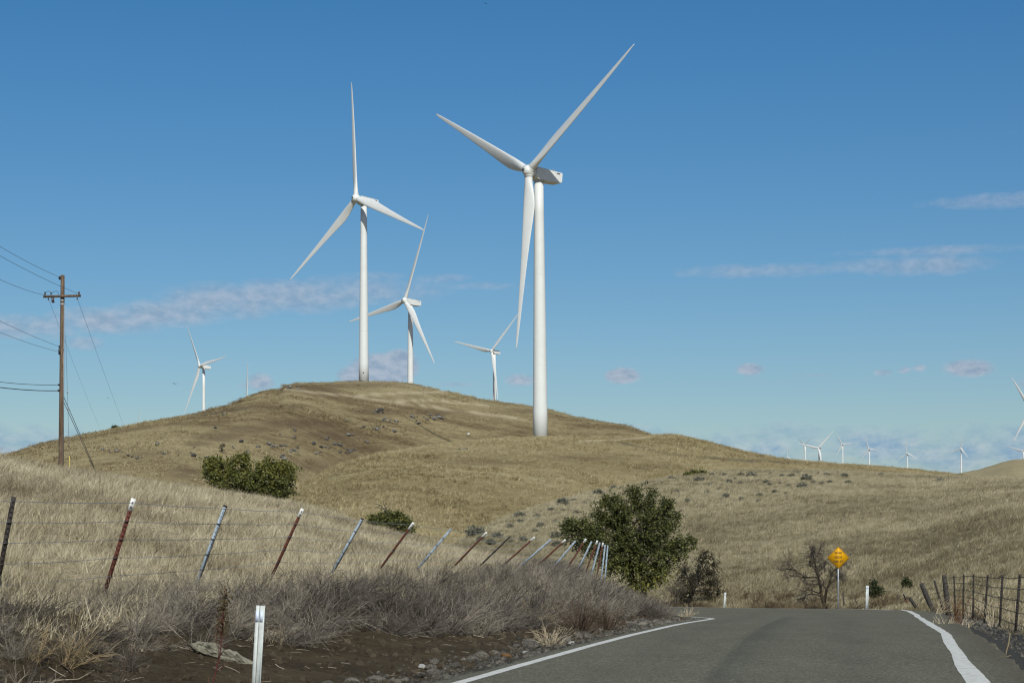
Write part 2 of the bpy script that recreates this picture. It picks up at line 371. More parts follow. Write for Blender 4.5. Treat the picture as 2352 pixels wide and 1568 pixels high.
def leaf_mat(name, stops):
    m, g = new_mat(name)
    t = g.new('ShaderNodeAttribute', attribute_name='tint').outputs['Fac']
    oi = g.new('ShaderNodeObjectInfo').outputs['Random']
    c = g.ramp(g.m('ADD', t, g.m('MULTIPLY', g.m('SUBTRACT', oi, 0.5), 0.15)), stops)
    d = g.new('ShaderNodeBsdfPrincipled', ins={'Base Color': c, 'Roughness': 0.5, 'Specular IOR Level': 0.3})
    tr = g.new('ShaderNodeBsdfTranslucent', ins={'Color': c})
    mx = g.new('ShaderNodeMixShader', ins={0: 0.22, 1: d.outputs[0], 2: tr.outputs[0]})
    g.new('ShaderNodeOutputMaterial', ins={0: mx.outputs[0]})
    return m
M['leaf'] = leaf_mat('leaf', [(0.0, (0.032, 0.040, 0.013)), (0.4, (0.094, 0.104, 0.030)), (0.7, (0.165, 0.165, 0.042)), (1.0, (0.30, 0.27, 0.05))])
M['leaf_dark'] = leaf_mat('leaf_dark', [(0.0, (0.016, 0.023, 0.009)), (0.5, (0.040, 0.050, 0.016)), (1.0, (0.085, 0.088, 0.028))])
M['leaf_dry'] = leaf_mat('leaf_dry', [(0.0, (0.022, 0.020, 0.010)), (0.6, (0.05, 0.045, 0.018)), (1.0, (0.10, 0.075, 0.03))])
M['sage'] = leaf_mat('sage', [(0.0, (0.055, 0.06, 0.042)), (0.5, (0.165, 0.163, 0.122)), (1.0, (0.28, 0.275, 0.20))])
def rock_mat(name, lo, mid, hi, sc=4.0):
    m, g = new_mat(name)
    tc = g.new('ShaderNodeTexCoord').outputs['Object']
    oi = g.new('ShaderNodeObjectInfo').outputs['Random']
    n = g.noise(tc, sc, 6, 0.7)
    c = g.ramp(g.m('ADD', n, g.m('MULTIPLY', g.m('SUBTRACT', oi, 0.5), 0.3)), [(0.3, lo), (0.5, mid), (0.75, hi)])
    finish(g, c, 0.9, n, 0.06, spec=0.2)
    return m
M['road_rock'] = rock_mat('road_rock', (0.040, 0.037, 0.031), (0.125, 0.115, 0.095), (0.30, 0.275, 0.225))
M['clod'] = rock_mat('clod', (0.044, 0.033, 0.021), (0.092, 0.070, 0.045), (0.15, 0.118, 0.079))
M['orange_rock'] = rock_mat('orange_rock', (0.12, 0.055, 0.02), (0.22, 0.11, 0.04), (0.30, 0.18, 0.08))
M['white_rock'] = rock_mat('white_rock', (0.30, 0.30, 0.28), (0.52, 0.52, 0.50), (0.70, 0.70, 0.68))
M['slab_rock'] = rock_mat('slab_rock', (0.045, 0.042, 0.030), (0.19, 0.18, 0.135), (0.34, 0.33, 0.265), 9.0)
M['hill_rock'] = rock_mat('hill_rock', (0.035, 0.034, 0.033), (0.085, 0.082, 0.076), (0.27, 0.26, 0.24), 2.0)

# ------------------------------------------------------------------ lie of the land (X metres, d = depth / K, heights from eye level)
ZR = [(-30, -1.6), (0, -1.5), (16.4, -1.29), (24, -1.22), (32, -1.30), (39, -1.45), (50, -1.80), (60, -2.0), (72, -2.22), (86, -2.57), (95, -2.77), (130, -3.9), (160, -4.6), (400, -5.0)]
ELP = [(-30, -13.5), (5, -3.75), (10, -2.3), (16.4, -0.53), (23.8, 1.53), (32, 3.5), (36, 4.45), (39, 5.12), (43, 5.45), (50, 5.85), (60, 6.4), (70, 6.85), (80, 6.5), (88, 5.2), (95, 1.5), (102, -6), (115, -30), (130, -70), (400, -900)]
ERP = [(-30, -6.1), (0, 1.1), (16.4, 4.97), (23.8, 6.75), (32, 8.7), (39, 10.5), (46, 12.6), (54, 15.0), (62, 16.85), (67, 17.35), (70, 16.9), (73, 15.7), (78, 13.9), (83, 12.3), (88, 10.9), (95, 9.1), (103, 5.0), (112, -4), (130, -40), (400, -700)]
def zroad(d): 
    return (interp(d - 1.5, ZR) + interp(d, ZR) + interp(d + 1.5, ZR)) / 3
def EL(d): return (interp(d - .8, ELP) + interp(d, ELP) + interp(d + .8, ELP)) / 3
def ER(d): return (interp(d - .8, ERP) + interp(d, ERP) + interp(d + .8, ERP)) / 3

xs = np.concatenate([np.linspace(-1500, -80, 50), np.linspace(-60, 2420, 400), np.linspace(2445, 3900, 50)])
ds = np.exp(np.linspace(math.log(2.6), math.log(6500), 760))
NX, ND = len(xs), len(ds)
XX, DD = np.meshgrid(xs, ds)              # rows d, cols x
WX = (XX - CX) * DD / F0; WY = DD * K
zr = zroad(DD)

def component(dF, zF, dR, row, back, bw, power=1.0, gmix=0.5):
    """a hill seen from the road: foot depth/height, ridge depth, and the row its skyline reaches, all along the columns"""
    dF, zF, dR = (np.asarray(a, float)[None] * np.ones((1, NX)) for a in (dF, zF, dR))
    tgt = (HY - np.asarray(row, float)[None]) / F0
    s = np.clip((DD - dF) / (dR - dF), 0, 1)
    gg = gmix * s * s * (3 - 2 * s) + (1 - gmix) * np.sin(s * np.pi / 2)
    gg = gg ** power
    fall = sm(0, 1, (DD - dR) / bw) * back
    zR = tgt * dR
    for _ in range(25):
        z = np.where(DD <= dR, zF + (zR - zF) * gg, zR - fall)
        z = np.where(DD < dF, -50, z)
        mx = np.max(np.where(DD > dF, z / DD, -9), axis=0, keepdims=True)
        zR = zR + (tgt - mx) * dR * 0.9
    return z

# skylines: column, row
rowA = interp(xs, [(-1500, 1000), (-300, 1030), (0, 1050), (60, 1062), (139, 1074), (240, 1092), (300, 1101), (400, 1116), (460, 1123), (540, 1136), (680, 1156), (740, 1173), (850, 1212), (950, 1238), (1060, 1264), (1200, 1283), (1400, 1302), (1500, 1330), (4000, 1400)])
dcA = interp(xs, [(-1500, 75), (0, 82), (139, 88), (680, 104), (850, 98), (950, 88), (1060, 72), (1400, 74), (4000, 74)])
dfA = interp(xs, [(-1500, 9), (-200, 15), (32, 17), (307, 19.5), (518, 23), (695, 27), (833, 30.6), (950, 34.5), (1036, 38), (1118, 42), (1228, 49.5), (1299, 57), (1372, 66), (4000, 66)])
rowB = interp(xs, [(-1500, 1090), (-300, 1075), (0, 1048), (100, 1020), (240, 990), (330, 971), (420, 956), (470, 946), (530, 929), (580, 906), (600, 898), (642, 893), (655, 884), (690, 879.5), (800, 876.5), (900, 876.5), (950, 881), (1000, 894), (1060, 906), (1100, 916), (1150, 922), (1200, 929), (1260, 939), (1320, 956), (1400, 971), (1440, 977), (1500, 999), (1560, 1015), (1650, 1045), (1800, 1085), (2000, 1130), (2400, 1180), (4000, 1200)])
dRB = interp(xs, [(-1500, 560), (0, 560), (400, 600), (640, 660), (840, 690), (1000, 700), (1300, 680), (1600, 640), (4000, 600)])
rowC = interp(xs, [(-1500, 1270), (560, 1180), (660, 1128), (700, 1110), (740, 1090), (780, 1071), (860, 1047), (930, 1034), (1010, 1022), (1100, 1012), (1180, 1006.5), (1250, 1005), (1320, 1005.5), (1400, 1005), (1480, 1002), (1545, 998.5), (1600, 1010), (1700, 1035), (1800, 1055), (1880, 1063), (2000, 1071), (2050, 1075), (2100, 1080), (2200, 1091), (2260, 1101), (2352, 1115), (2700, 1150), (4000, 1200)])
dRC = interp(xs, [(-1500, 330), (600, 330), (700, 350), (860, 400), (1100, 450), (1250, 470), (1545, 520), (1800, 560), (2200, 620), (4000, 620)])
rowD = interp(xs, [(-1500, 1400), (950, 1300), (1060, 1242), (1150, 1192), (1300, 1146), (1450, 1112), (1600, 1089), (1700, 1081), (1900, 1083), (2100, 1091), (2240, 1099), (2352, 1102), (2800, 1110), (4000, 1120)])
dRD = interp(xs, [(-1500, 140), (1060, 145), (1150, 162), (1300, 182), (1450, 202), (1600, 222), (1700, 232), (2352, 250), (4000, 270)])
dFD = interp(xs, [(-1500, 105), (1060, 105), (1500, 103), (1650, 95), (1850, 85), (2000, 78), (2100, 74), (2200, 60), (2300, 45), (2450, 36), (4000, 30)])
zFD = interp(xs, [(-1500, -4), (1060, -3.2), (1500, -3.1), (1850, -2.8), (2100, -2.5), (2300, -1.9), (4000, -1.6)])
rowE = interp(xs, [(-1500, 1200), (1900, 1150), (2100, 1112), (2165, 1092), (2250, 1079), (2300, 1063), (2330, 1056), (2400, 1053), (2600, 1060), (4000, 1100)])
rowF = interp(xs, [(-1500, 1100), (1500, 1095), (2000, 1100), (2200, 1104), (4000, 1100)])

zA = component(dfA, -0.4, dcA, rowA + 6, 14.0, 130.0, 1.0, 0.35)
zB = component(interp(xs, [(0, 215), (400, 260), (800, 430), (1300, 520), (1700, 460), (4000, 400)]), interp(xs, [(0, -3), (400, 4), (800, 20), (1300, 30), (4000, 10)]), dRB, rowB, 14.0, 420.0, 1.0, 0.55)
zB = np.where(DD > dRB[None] * 1.5, zB - sm(900, 2500, DD) * 60, zB)
zC = component(interp(xs, [(0, 190), (900, 165), (1400, 210), (4000, 260)]), -3.0, dRC, rowC, 34.0, 150.0, 1.0, 0.35)
zD = component(dFD, zFD, dRD, rowD, 14.0, 160.0, 1.0, 0.75)
zE = component(1000, -3.0, 1450, rowE, 60.0, 900.0, 1.0, 0.5)
zF_ = component(2200, -3.0, 4000, rowF, 60.0, 3000.0, 1.0, 0.5)

t = EL(DD) - WX; r = WX - ER(DD)
zf = interp(DD, [(0, -0.5), (17, -0.45), (30, -0.40), (60, -0.35), (72, -0.35), (80, -0.7), (92, -2.1), (105, -3.3), (150, -4.6), (400, -5)])
rel = interp(t, [(0, 0), (0.5, 0.0), (1.0, 0.03), (2.0, 0.13), (3.2, 0.42), (4.4, 0.83), (5.6, 1.0), (9, 1.0)])
bank = zr - 0.03 + (zf - zr) * rel
left = np.where(t < 5.6, bank, np.maximum(zf, -4.5))
wA = sm(4.6, 6.5, t)
land_left = np.where(zA > -40, left * (1 - wA) + np.maximum(zA, np.where(DD < dcA[None], left, -9)) * wA, left)
land_left = np.where((DD > dcA[None]) & (t > 4), np.maximum(np.minimum(left, zA), zA * wA + left * (1 - wA)), land_left)
land_right = zr - 0.03 - 0.10 * sm(0, 1.2, r) - 0.12 * sm(1.2, 3.5, r) + 0.25 * sm(4, 12, r)
road_bed = zr - 0.05
near = np.where(t > 0, land_left, np.where(r > 0, land_right, road_bed))
near = np.where(DD > 130, np.minimum(near, np.maximum(-4.6, near)), near)
near = near * (1 - sm(170, 300, DD)) + -4.8 * sm(170, 300, DD)
off_road = np.clip(np.minimum(np.maximum(t, r), 3) / 3, 0, 1)
stack = np.stack([near, np.where(r > -0.2, zD, np.where(DD > 100, zD, -60)), zC, zB, zE, zF_])
owner = np.argmax(stack, 0)
ZZ = np.max(stack, 0)
amp = np.select([owner == 1, owner == 2, owner == 3, owner >= 4], [0.22, 0.5, 0.4, 2.0], 0.0)
ZZ = ZZ + amp * fbm(WX / 9.0 * np.where(owner >= 2, .35, 1), WY / 9.0 * np.where(owner >= 2, .35, 1), 3) * np.where(owner == 1, sm(0, 8, np.abs(r)), 1.0)
bump_near = np.where((owner == 0) & (t > 1.0), 0.20 * fbm(WX / 0.9, WY / 1.3, 8) * sm(1.0, 3.0, t), 0) + np.where((owner == 0) & (r > 0.8), 0.05 * fbm(WX / .8, WY / .8, 9) * sm(.8, 2, r), 0)
ZZ = ZZ + bump_near
is_meadow = (owner == 0) & (t > 5.2)
own = np.where(owner == 0, np.where(is_meadow, 1, np.where((DD > 150) | (t > 40), 6, 0)), owner + 1)     # 0 verge 1 meadow 2 hillside 3 knoll 4 hill 5 far 6 ridge/valley
own = np.where(owner == 4, 5, own); own = np.where(owner == 5, 6, own)
own = np.where((owner == 0) & is_meadow & (DD > dcA[None] + 60), 6, own)
VV = np.stack([WX, WY, ZZ], -1).reshape(-1, 3)
dirt = sm(0.2, 0.5, t) * (1 - sm(3.6, 5.6, t)); grav = sm(0.05, 0.3, r) * (1 - sm(2.2, 3.6, r)) + sm(0.0, 0.1, t) * (1 - sm(0.35, 0.7, t))
MASK = np.stack([dirt, np.clip(grav, 0, 1), np.zeros_like(dirt)], -1).reshape(-1, 3)
ROW = HY - ZZ * F0 / DD
def seg_dist(px, py, pl):
    best = np.full(px.shape, 1e9)
    for (x0, y0), (x1, y1) in zip(pl[:-1], pl[1:]):
        f = np.clip(((px - x0) * (x1 - x0) + (py - y0) * (y1 - y0)) / ((x1 - x0) ** 2 + (y1 - y0) ** 2), 0, 1)
        best = np.minimum(best, np.hypot(px - x0 - f * (x1 - x0), py - y0 - f * (y1 - y0)))
    return best
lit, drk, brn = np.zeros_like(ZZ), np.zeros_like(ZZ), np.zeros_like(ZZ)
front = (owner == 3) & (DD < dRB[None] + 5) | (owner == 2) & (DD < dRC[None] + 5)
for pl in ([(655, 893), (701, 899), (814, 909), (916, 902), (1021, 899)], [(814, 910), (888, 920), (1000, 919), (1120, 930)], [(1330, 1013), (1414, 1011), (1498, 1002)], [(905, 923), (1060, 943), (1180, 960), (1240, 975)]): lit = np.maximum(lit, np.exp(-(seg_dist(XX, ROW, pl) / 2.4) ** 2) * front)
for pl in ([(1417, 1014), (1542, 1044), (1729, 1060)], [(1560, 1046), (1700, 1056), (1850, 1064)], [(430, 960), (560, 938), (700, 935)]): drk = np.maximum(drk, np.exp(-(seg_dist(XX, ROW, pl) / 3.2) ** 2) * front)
for cx_, cy_, wx_, wy_ in [(500, 1004, 70, 12), (455, 1019, 45, 8), (700, 972, 130, 14), (860, 945, 90, 11), (1010, 946, 70, 8), (570, 985, 90, 10), (800, 885, 150, 8), (1190, 945, 90, 9), (770, 1000, 90, 14), (330, 1040, 120, 20), (430, 1085, 110, 22), (1100, 1060, 160, 14), (1350, 1050, 150, 12), (950, 1035, 60, 8), (1500, 1075, 120, 8), (725, 1070, 80, 26), (830, 1030, 80, 14), (650, 1095, 70, 20)]:
    brn = np.maximum(brn, np.exp(-((XX - cx_) / wx_) ** 2 - ((ROW - cy_) / wy_) ** 2) * front * (1.0 if cy_ < 1030 and cx_ < 1100 else .7))
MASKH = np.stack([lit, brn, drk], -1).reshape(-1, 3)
ii, jj = np.meshgrid(np.arange(ND - 1), np.arange(NX - 1), indexing='ij')
a = ii * NX + jj
QUADS = np.stack([a, a + 1, a + NX + 1, a + NX], -1).reshape(-1, 4)
QOWN = own[:-1, :-1].ravel()
LAND = [('verge', 'verge_soil'), ('meadow', 'meadow_soil'), ('hillside', 'hillside_soil'), ('knoll', 'knoll_soil'), ('hill', 'hill_soil'), ('far_hill', 'far_soil'), ('valley', 'far_soil')]
LLAB = ['dirt and gravel verge along the road', 'straw coloured meadow rising behind the leaning fence', 'grassy hillside dotted with sagebrush beyond the bend', 'smooth golden knoll under the tallest turbine', 'broad bare hill with brown patches and dark rocks', 'distant tan hill at the right edge', 'dry valley floor and ridges behind the hills']
for k, (nm, mt) in enumerate(LAND):
    q = QUADS[QOWN == k]
    if not len(q): continue
    u, inv = np.unique(q, return_inverse=True)
    me = mesh_np(nm, VV[u], inv.reshape(-1, 4), [M[mt]], True, {'mask': MASK[u]} if k == 0 else {'mask': MASKH[u]} if k in (3, 4) else None)
    tag(obj(nm, me), LLAB[k], None, None, 'structure')
# base sheet out to the horizon
th = np.linspace(0, 2 * np.pi, 65)[:-1]
bv = [(0, 0, -12)] + [(rr * math.cos(a_), rr * math.sin(a_), -12) for rr in (300, 3000, 30000) for a_ in th]
bt = [(0, 1 + i, 1 + (i + 1) % 64) for i in range(64)]
bq = [(1 + k * 64 + i, 1 + (k + 1) * 64 + i, 1 + (k + 1) * 64 + (i + 1) % 64, 1 + k * 64 + (i + 1) % 64) for k in (0, 1) for i in range(64)]
tag(obj('ground', mesh_np('ground', bv, [np.array(bt), np.array(bq)], [M['far_soil']])), 'dry plain reaching to the horizon', None, None, 'structure')

lds = np.log(ds)
def gz(x, d):
    """ground height at columns x, depths d (bilinear on the land mesh)"""
    x = np.asarray(x, float); d = np.asarray(d, float)
    fi = np.clip(np.interp(x, xs, np.arange(NX)), 0, NX - 1.001); fj = np.clip(np.interp(np.log(d), lds, np.arange(ND)), 0, ND - 1.001)
    i = fi.astype(int); j = fj.astype(int); fx = fi - i; fy = fj - j
    return (ZZ[j, i] * (1 - fx) + ZZ[j, i + 1] * fx) * (1 - fy) + (ZZ[j + 1, i] * (1 - fx) + ZZ[j + 1, i + 1] * fx) * fy
def gown(x, d):
    i = np.clip(np.searchsorted(xs, x) - 1, 0, NX - 2); j = np.clip(np.searchsorted(ds, d) - 1, 0, ND - 2)
    return own[j, i]
def zxy(X, Y):
    d = np.maximum(np.asarray(Y, float) / K, 2.7); return gz(CX + np.asarray(X, float) * F0 / d, d)
def hit(px, py, dmin=8.0):
    """depth at which the sight line of a photo point meets the land"""
    dd = np.exp(np.linspace(math.log(dmin), math.log(6000), 5000))
    z = gz(np.full_like(dd, px), dd); ray = (HY - py) * dd / F0
    w = np.nonzero(z >= ray)[0]
    return dd[w[0]] if len(w) else None
def P(px, py, d): return Vector(((px - CX) * d / F0, K * d, (HY - py) * d / F0))
def G(px, d): return Vector(((px - CX) * d / F0, K * d, float(gz(px, d))))
def sky_depth(px, lo, hi):
    dd = np.linspace(lo, hi, 600); z = gz(np.full_like(dd, px), dd) / dd
    return dd[int(np.argmax(z))]

# ------------------------------------------------------------------ road and its markings
def road():
    dr = np.concatenate([np.linspace(2.2, 12, 30), np.linspace(12.1, 45, 300), np.linspace(45.4, 108, 120)])
    w = np.linspace(0, 1, 90)
    l, rr = EL(dr) - 0.28, ER(dr) + 0.34 * sm(8, 12, dr) * (1 - sm(34, 48, dr)) + 0.28
    l = l + .10 * fbm(dr * 3.1, dr * 0 + 2, 71, 3); rr = rr + .12 * fbm(dr * 2.7, dr * 0 + 5, 72, 3)
    X = l[:, None] + (rr - l)[:, None] * w[None]; Y = (dr * K)[:, None] + 0 * X
    Z = zroad(dr)[:, None] + 0 * X + 0.012
    Xc = interp(dr, [(2, -0.6), (17.7, 2.45), (28, 4.6), (40, 7.2), (50, 9.0), (60, 10.8), (110, 3)])
    dx_ = X - Xc[:, None] + 0.12; stain = sm(-.10, .02, dx_) * np.exp(-(np.maximum(dx_, 0) / .36) ** 1.5) * 1.1 * (1 - sm(40, 55, dr))[:, None]
    stain = stain + 0.35 * np.exp(-((X - Xc[:, None] - 1.5) / 0.3) ** 2) + 0.35 * np.exp(-((X - Xc[:, None] + 1.3) / 0.3) ** 2)
    dust = sm(0.05, 0.6, X - ER(dr)[:, None])
    n, m_ = X.shape
    V = np.stack([X, Y, Z], -1).reshape(-1, 3)
    # a skirt down at both edges so that the mat has a thickness
    i, j = np.meshgrid(np.arange(n - 1), np.arange(m_ - 1), indexing='ij'); a_ = i * m_ + j
    q = np.stack([a_, a_ + 1, a_ + m_ + 1, a_ + m_], -1).reshape(-1, 4)
    e0 = np.arange(n) * m_; e1 = e0 + m_ - 1; b = len(V)
    V = np.vstack([V, V[e0] - (0.02, 0, .09), V[e1] + (0.02, 0, -.09)])
    k = np.arange(n - 1)
    q = np.vstack([q, np.stack([e0[:-1], e0[1:], b + k + 1, b + k], -1), np.stack([e1[:-1], b + n + k, b + n + k + 1, e1[1:]], -1)])
    mk = np.stack([stain, dust, 0 * stain], -1).reshape(-1, 3); mk = np.vstack([mk, np.zeros((2 * n, 3))])
    o = obj('road', mesh_np('road', V, q, [M['asphalt']], False, {'mask': mk}))
    tag(o, 'worn grey asphalt road curving left over a low crest', None, None, 'structure')
road()
def strip(pts_l, pts_r, n=90, wob=0.012, ends=None):
    """painted line between two edge polylines (d, X)"""
    d = np.linspace(pts_l[0][0], pts_l[-1][0], n)
    l = interp(d, pts_l) + wob * fbm(d * 2.2, d * 0 + 3, 21, 3); r_ = interp(d, pts_r) + wob * fbm(d * 2.6, d * 0 + 9, 22, 3)
    z = zroad(d) + 0.016
    V = np.vstack([np.stack([l, d * K, z], -1), np.stack([r_, d * K, z], -1)])
    k = np.arange(n - 1)
    return V, np.stack([k, n + k, n + k + 1, k + 1], -1)
def line_obj(label, V, q):
    tag(obj('road_line', mesh_np('road_line', V, q, [M['road_paint']])), label, None, None, 'structure')
dl = np.linspace(3, 50, 60); el = EL(dl)
line_obj('white edge line along the rocky left side of the road', *strip(list(zip(dl, el - 0.075)), list(zip(dl, el + 0.075)), 160, 0.012))
# right line: inner and outer edge read from its uneven outline
def row_to_d(row):
    dd = np.linspace(9, 70, 3000); rr = HY - zroad(dd) / dd * F0
    return float(np.interp(-row, -rr, dd))
inner = [(2218, 1568), (2202, 1545), (2190, 1521), (2184, 1500), (2172, 1485), (2166, 1474), (2163, 1464), (2162, 1457), (2146, 1446), (2130, 1437), (2112, 1424), (2098, 1412), (2082, 1403.5), (2066, 1400), (2030, 1398.2)]
outer = [(2274, 1568), (2250, 1543), (2228, 1521), (2212, 1500), (2201, 1485), (2194, 1474), (2189, 1466), (2184, 1458), (2166, 1446), (2150, 1437), (2127, 1424), (2112, 1412), (2094, 1403.5), (2074, 1399.5), (2050, 1397.4)]
il = [((row_to_d(y)), (x - CX) * row_to_d(y) / F0) for x, y in inner[:-1]]
ol = [((row_to_d(y)), (x - CX) * row_to_d(y) / F0) for x, y in outer[:-1]]
il = [(4, il[0][1] - .236 * (il[0][0] - 4))] + il; ol = [(4, ol[0][1] - .236 * (ol[0][0] - 4))] + ol
line_obj('broad worn white edge line along the right side of the road', *strip(il, ol, 220, 0.014))
df = np.concatenate([np.linspace(68.6, 104, 66)])
er = ER(df); nrm = np.gradient(er, df * K); w_ = np.sqrt(1 + nrm ** 2)
pa = np.stack([er - 0.02, df * K], -1); nx = np.stack([-1 / w_, nrm / w_], -1) * 0.32
pb = pa + nx; k = np.arange(len(df) - 1); n = len(df)
Vf = np.vstack([np.column_stack([pa, zroad(pa[:, 1] / K) + .016]), np.column_stack([pb, zroad(pb[:, 1] / K) + .016])])
line_obj('thin far white edge line round the outside of the bend', Vf, np.stack([k, k + 1, n + k + 1, n + k], -1))

# ------------------------------------------------------------------ plants scattered as stuff
SRC = {}
def ribbons(n, rad, h, w, lean=(0.25, 0), spread=0.5, seed=0, segs=2, hv=0.4):
    """a tuft of narrow bent blades, each a real strip"""
    g = np.random.default_rng(seed)
    ang = g.uniform(0, 2 * np.pi, n); rr = rad * np.sqrt(g.uniform(0, 1, n))
    b = np.stack([rr * np.cos(ang), rr * np.sin(ang), np.full(n, -0.04)], -1)
    L = h * g.uniform(1 - hv, 1 + hv, n)
    d = np.stack([g.normal(lean[0], spread, n), g.normal(lean[1], spread, n), np.ones(n)], -1); d /= np.linalg.norm(d, axis=1)[:, None]
    dr = np.stack([g.normal(lean[0] * 1.5, .4, n), g.normal(lean[1], .4, n), g.uniform(-.9, -.1, n)], -1) * .35
    wa = g.uniform(0, 2 * np.pi, n); wv = np.stack([np.cos(wa), np.sin(wa), 0 * wa], -1)
    V = []
    for k in range(segs + 1):
        f = k / segs
        c = b + d * (L * f)[:, None] + dr * (L * f * f)[:, None]
        ww = w * (1 - 0.85 * f)
        V += [c - wv * ww / 2, c + wv * ww / 2]
    V = np.stack(V, 1); m_ = 2 * (segs + 1)
    base = np.arange(n)[:, None] * m_
    q = np.concatenate([base + np.array([[2 * k, 2 * k + 1, 2 * k + 3, 2 * k + 2]]) for k in range(segs)])
    return V.reshape(-1, 3), q, np.repeat(np.clip(g.normal(.5, .28, n), 0, 1), m_)
def twigs(n, h, w, lean=(0.3, 0.0), spread=0.75, seed=0, up=0.75, kids=3, rad=0.1):
    """a dry shrub: thin stems fanning out of one root, each with side twigs (three-sided tubes)"""
    g = np.random.default_rng(seed); mb = MB()
    for i in range(n):
        a_ = g.uniform(0, 2 * np.pi)
        d = np.array([g.normal(lean[0], spread), g.normal(lean[1], spread), up * g.uniform(.5, 1.3)]); d /= np.linalg.norm(d)
        L = h * g.uniform(.55, 1.15); b = np.array([rad * math.cos(a_), rad * math.sin(a_), -0.05])
        bend = np.array([g.normal(.05, .12), g.normal(0, .12), g.uniform(-.25, .12)])
        f = np.linspace(0, 1, 4)[:, None]
        pts = b + d * L * f + bend * L * f * f
        ti = float(np.clip(g.normal(.5, .27), 0, 1)); mb.tube(pts, np.array([1, .8, .6, .35]) * w, 3, False, ti)
        for _ in range(kids):
            f0 = g.uniform(.3, .9); p0 = b + d * L * f0 + bend * L * f0 * f0
            d2 = d + g.normal(0, .55, 3); d2 /= np.linalg.norm(d2)
            L2 = L * g.uniform(.2, .45)
            mb.tube(np.stack([p0, p0 + d2 * L2 * .5, p0 + d2 * L2 + (0, 0, -.03)]), np.array([.6, .5, .3]) * w, 3, False, ti)
    return mb
def source(key, meshes):
    c = bpy.data.collections.new(key)
    for i, me in enumerate(meshes):
        c.objects.link(bpy.data.objects.new('%s_plant_%02d' % (key, i), me))
    SRC[key] = (c, len(meshes))
def scatter(name, label, key, pts, rot, scl):
    c, nv = SRC[key]; n = len(pts)
    me = bpy.data.meshes.new(name)
    me.vertices.add(n); me.vertices.foreach_set('co', np.asarray(pts, np.float32).ravel())
    at = me.attributes.new('rot', 'FLOAT_VECTOR', 'POINT'); at.data.foreach_set('vector', np.asarray(rot, np.float32).ravel())
    scl = np.asarray(scl, np.float32)
    if scl.ndim == 1: scl = np.repeat(scl[:, None], 3, 1)
    at = me.attributes.new('scl', 'FLOAT_VECTOR', 'POINT'); at.data.foreach_set('vector', scl.ravel())
    at = me.attributes.new('idx', 'INT', 'POINT'); at.data.foreach_set('value', rng.integers(0, nv, n).astype(np.int32))
    o = obj(name, me); tag(o, label, None, None, 'stuff')
    ng = bpy.data.node_groups.new(name + '_scatter', 'GeometryNodeTree')
    ng.interface.new_socket('Geometry', in_out='INPUT', socket_type='NodeSocketGeometry'); ng.interface.new_socket('Geometry', in_out='OUTPUT', socket_type='NodeSocketGeometry')
    g = NT(ng)
    gi = g.new('NodeGroupInput'); go = g.new('NodeGroupOutput')
    ci = g.new('GeometryNodeCollectionInfo', ins={'Collection': c, 'Separate Children': True, 'Reset Children': True})
    def na(nm, ty): return g.new('GeometryNodeInputNamedAttribute', data_type=ty, ins={'Name': nm}).outputs[0]
    ip = g.new('GeometryNodeInstanceOnPoints', ins={'Points': gi.outputs[0], 'Instance': ci.outputs[0], 'Pick Instance': True, 'Instance Index': na('idx', 'INT'), 'Rotation': na('rot', 'FLOAT_VECTOR'), 'Scale': na('scl', 'FLOAT_VECTOR')})
    g.put(go, 0, ip.outputs[0])
    md = o.modifiers.new('scatter', 'NODES'); md.node_group = ng
    return o
def tuft_src(key, mat, count, n, rad, h, w, spread, lean=(.3, 0), segs=2):
    out = []
    for i in range(count):
        V, q, t_ = ribbons(n, rad, h, w, lean, spread, 100 + i, segs); out.append(mesh_np('%s_tuft' % key, V, q, [M[mat]], False, {'tint': t_}))
    source(key, out)
tuft_src('meadow_grass', 'meadow_blades', 9, 52, .32, .30, .0085, .55, (.17, 0.02), 3)
tuft_src('hillside_grass', 'hillside_blades', 7, 40, .45, .42, .027, .42, (.15, 0), 2)
tuft_src('knoll_grass', 'knoll_blades', 5, 44, 1.3, .60, .075, .6, (.2, 0), 2)
tuft_src('hill_grass', 'hill_blades', 5, 44, 1.7, .62, .10, .7, (.2, 0), 2)
source('roadside_brush', [twigs(58, .82, .0058, (.32, -.15), .85, 40 + i, .75, 4, .14).mesh('brush', [M['brush_twigs']], False, 'tint') for i in range(8)])

def spread_pts(n_try, x0, x1, d0, d1, dens, keep):
    """random points on the land, even per square metre, over the columns x0..x1 and depths d0..d1; dens(d) per square metre"""
    x = rng.uniform(x0, x1, n_try); d = np.sqrt(rng.uniform(d0 ** 2, d1 ** 2, n_try))
    area = (x1 - x0) / F0 * K * (d1 ** 2 - d0 ** 2) / 2
    keepp = rng.uniform(0, 1, n_try) < np.clip(dens(d) * area / n_try, 0, 1)
    x, d = x[keepp], d[keepp]
    m_ = keep(x, d); return x[m_], d[m_]
def place(x, d): return np.stack([(x - CX) * d / F0, d * K, gz(x, d)], -1)
def gbrn(x, d):
    i = np.clip(np.searchsorted(xs, x), 0, NX - 1); j = np.clip(np.searchsorted(ds, d), 0, ND - 1)
    return np.maximum(brn[j, i] * .85, np.maximum(lit[j, i], drk[j, i]))
def rots(n, tilt=.12): return np.stack([rng.normal(0, tilt, n), rng.normal(0, tilt, n), rng.normal(0, .55, n)], -1)
def T_of(x, d): return EL(d) - (x - CX) * d / F0
def R_of(x, d): return (x - CX) * d / F0 - ER(d)

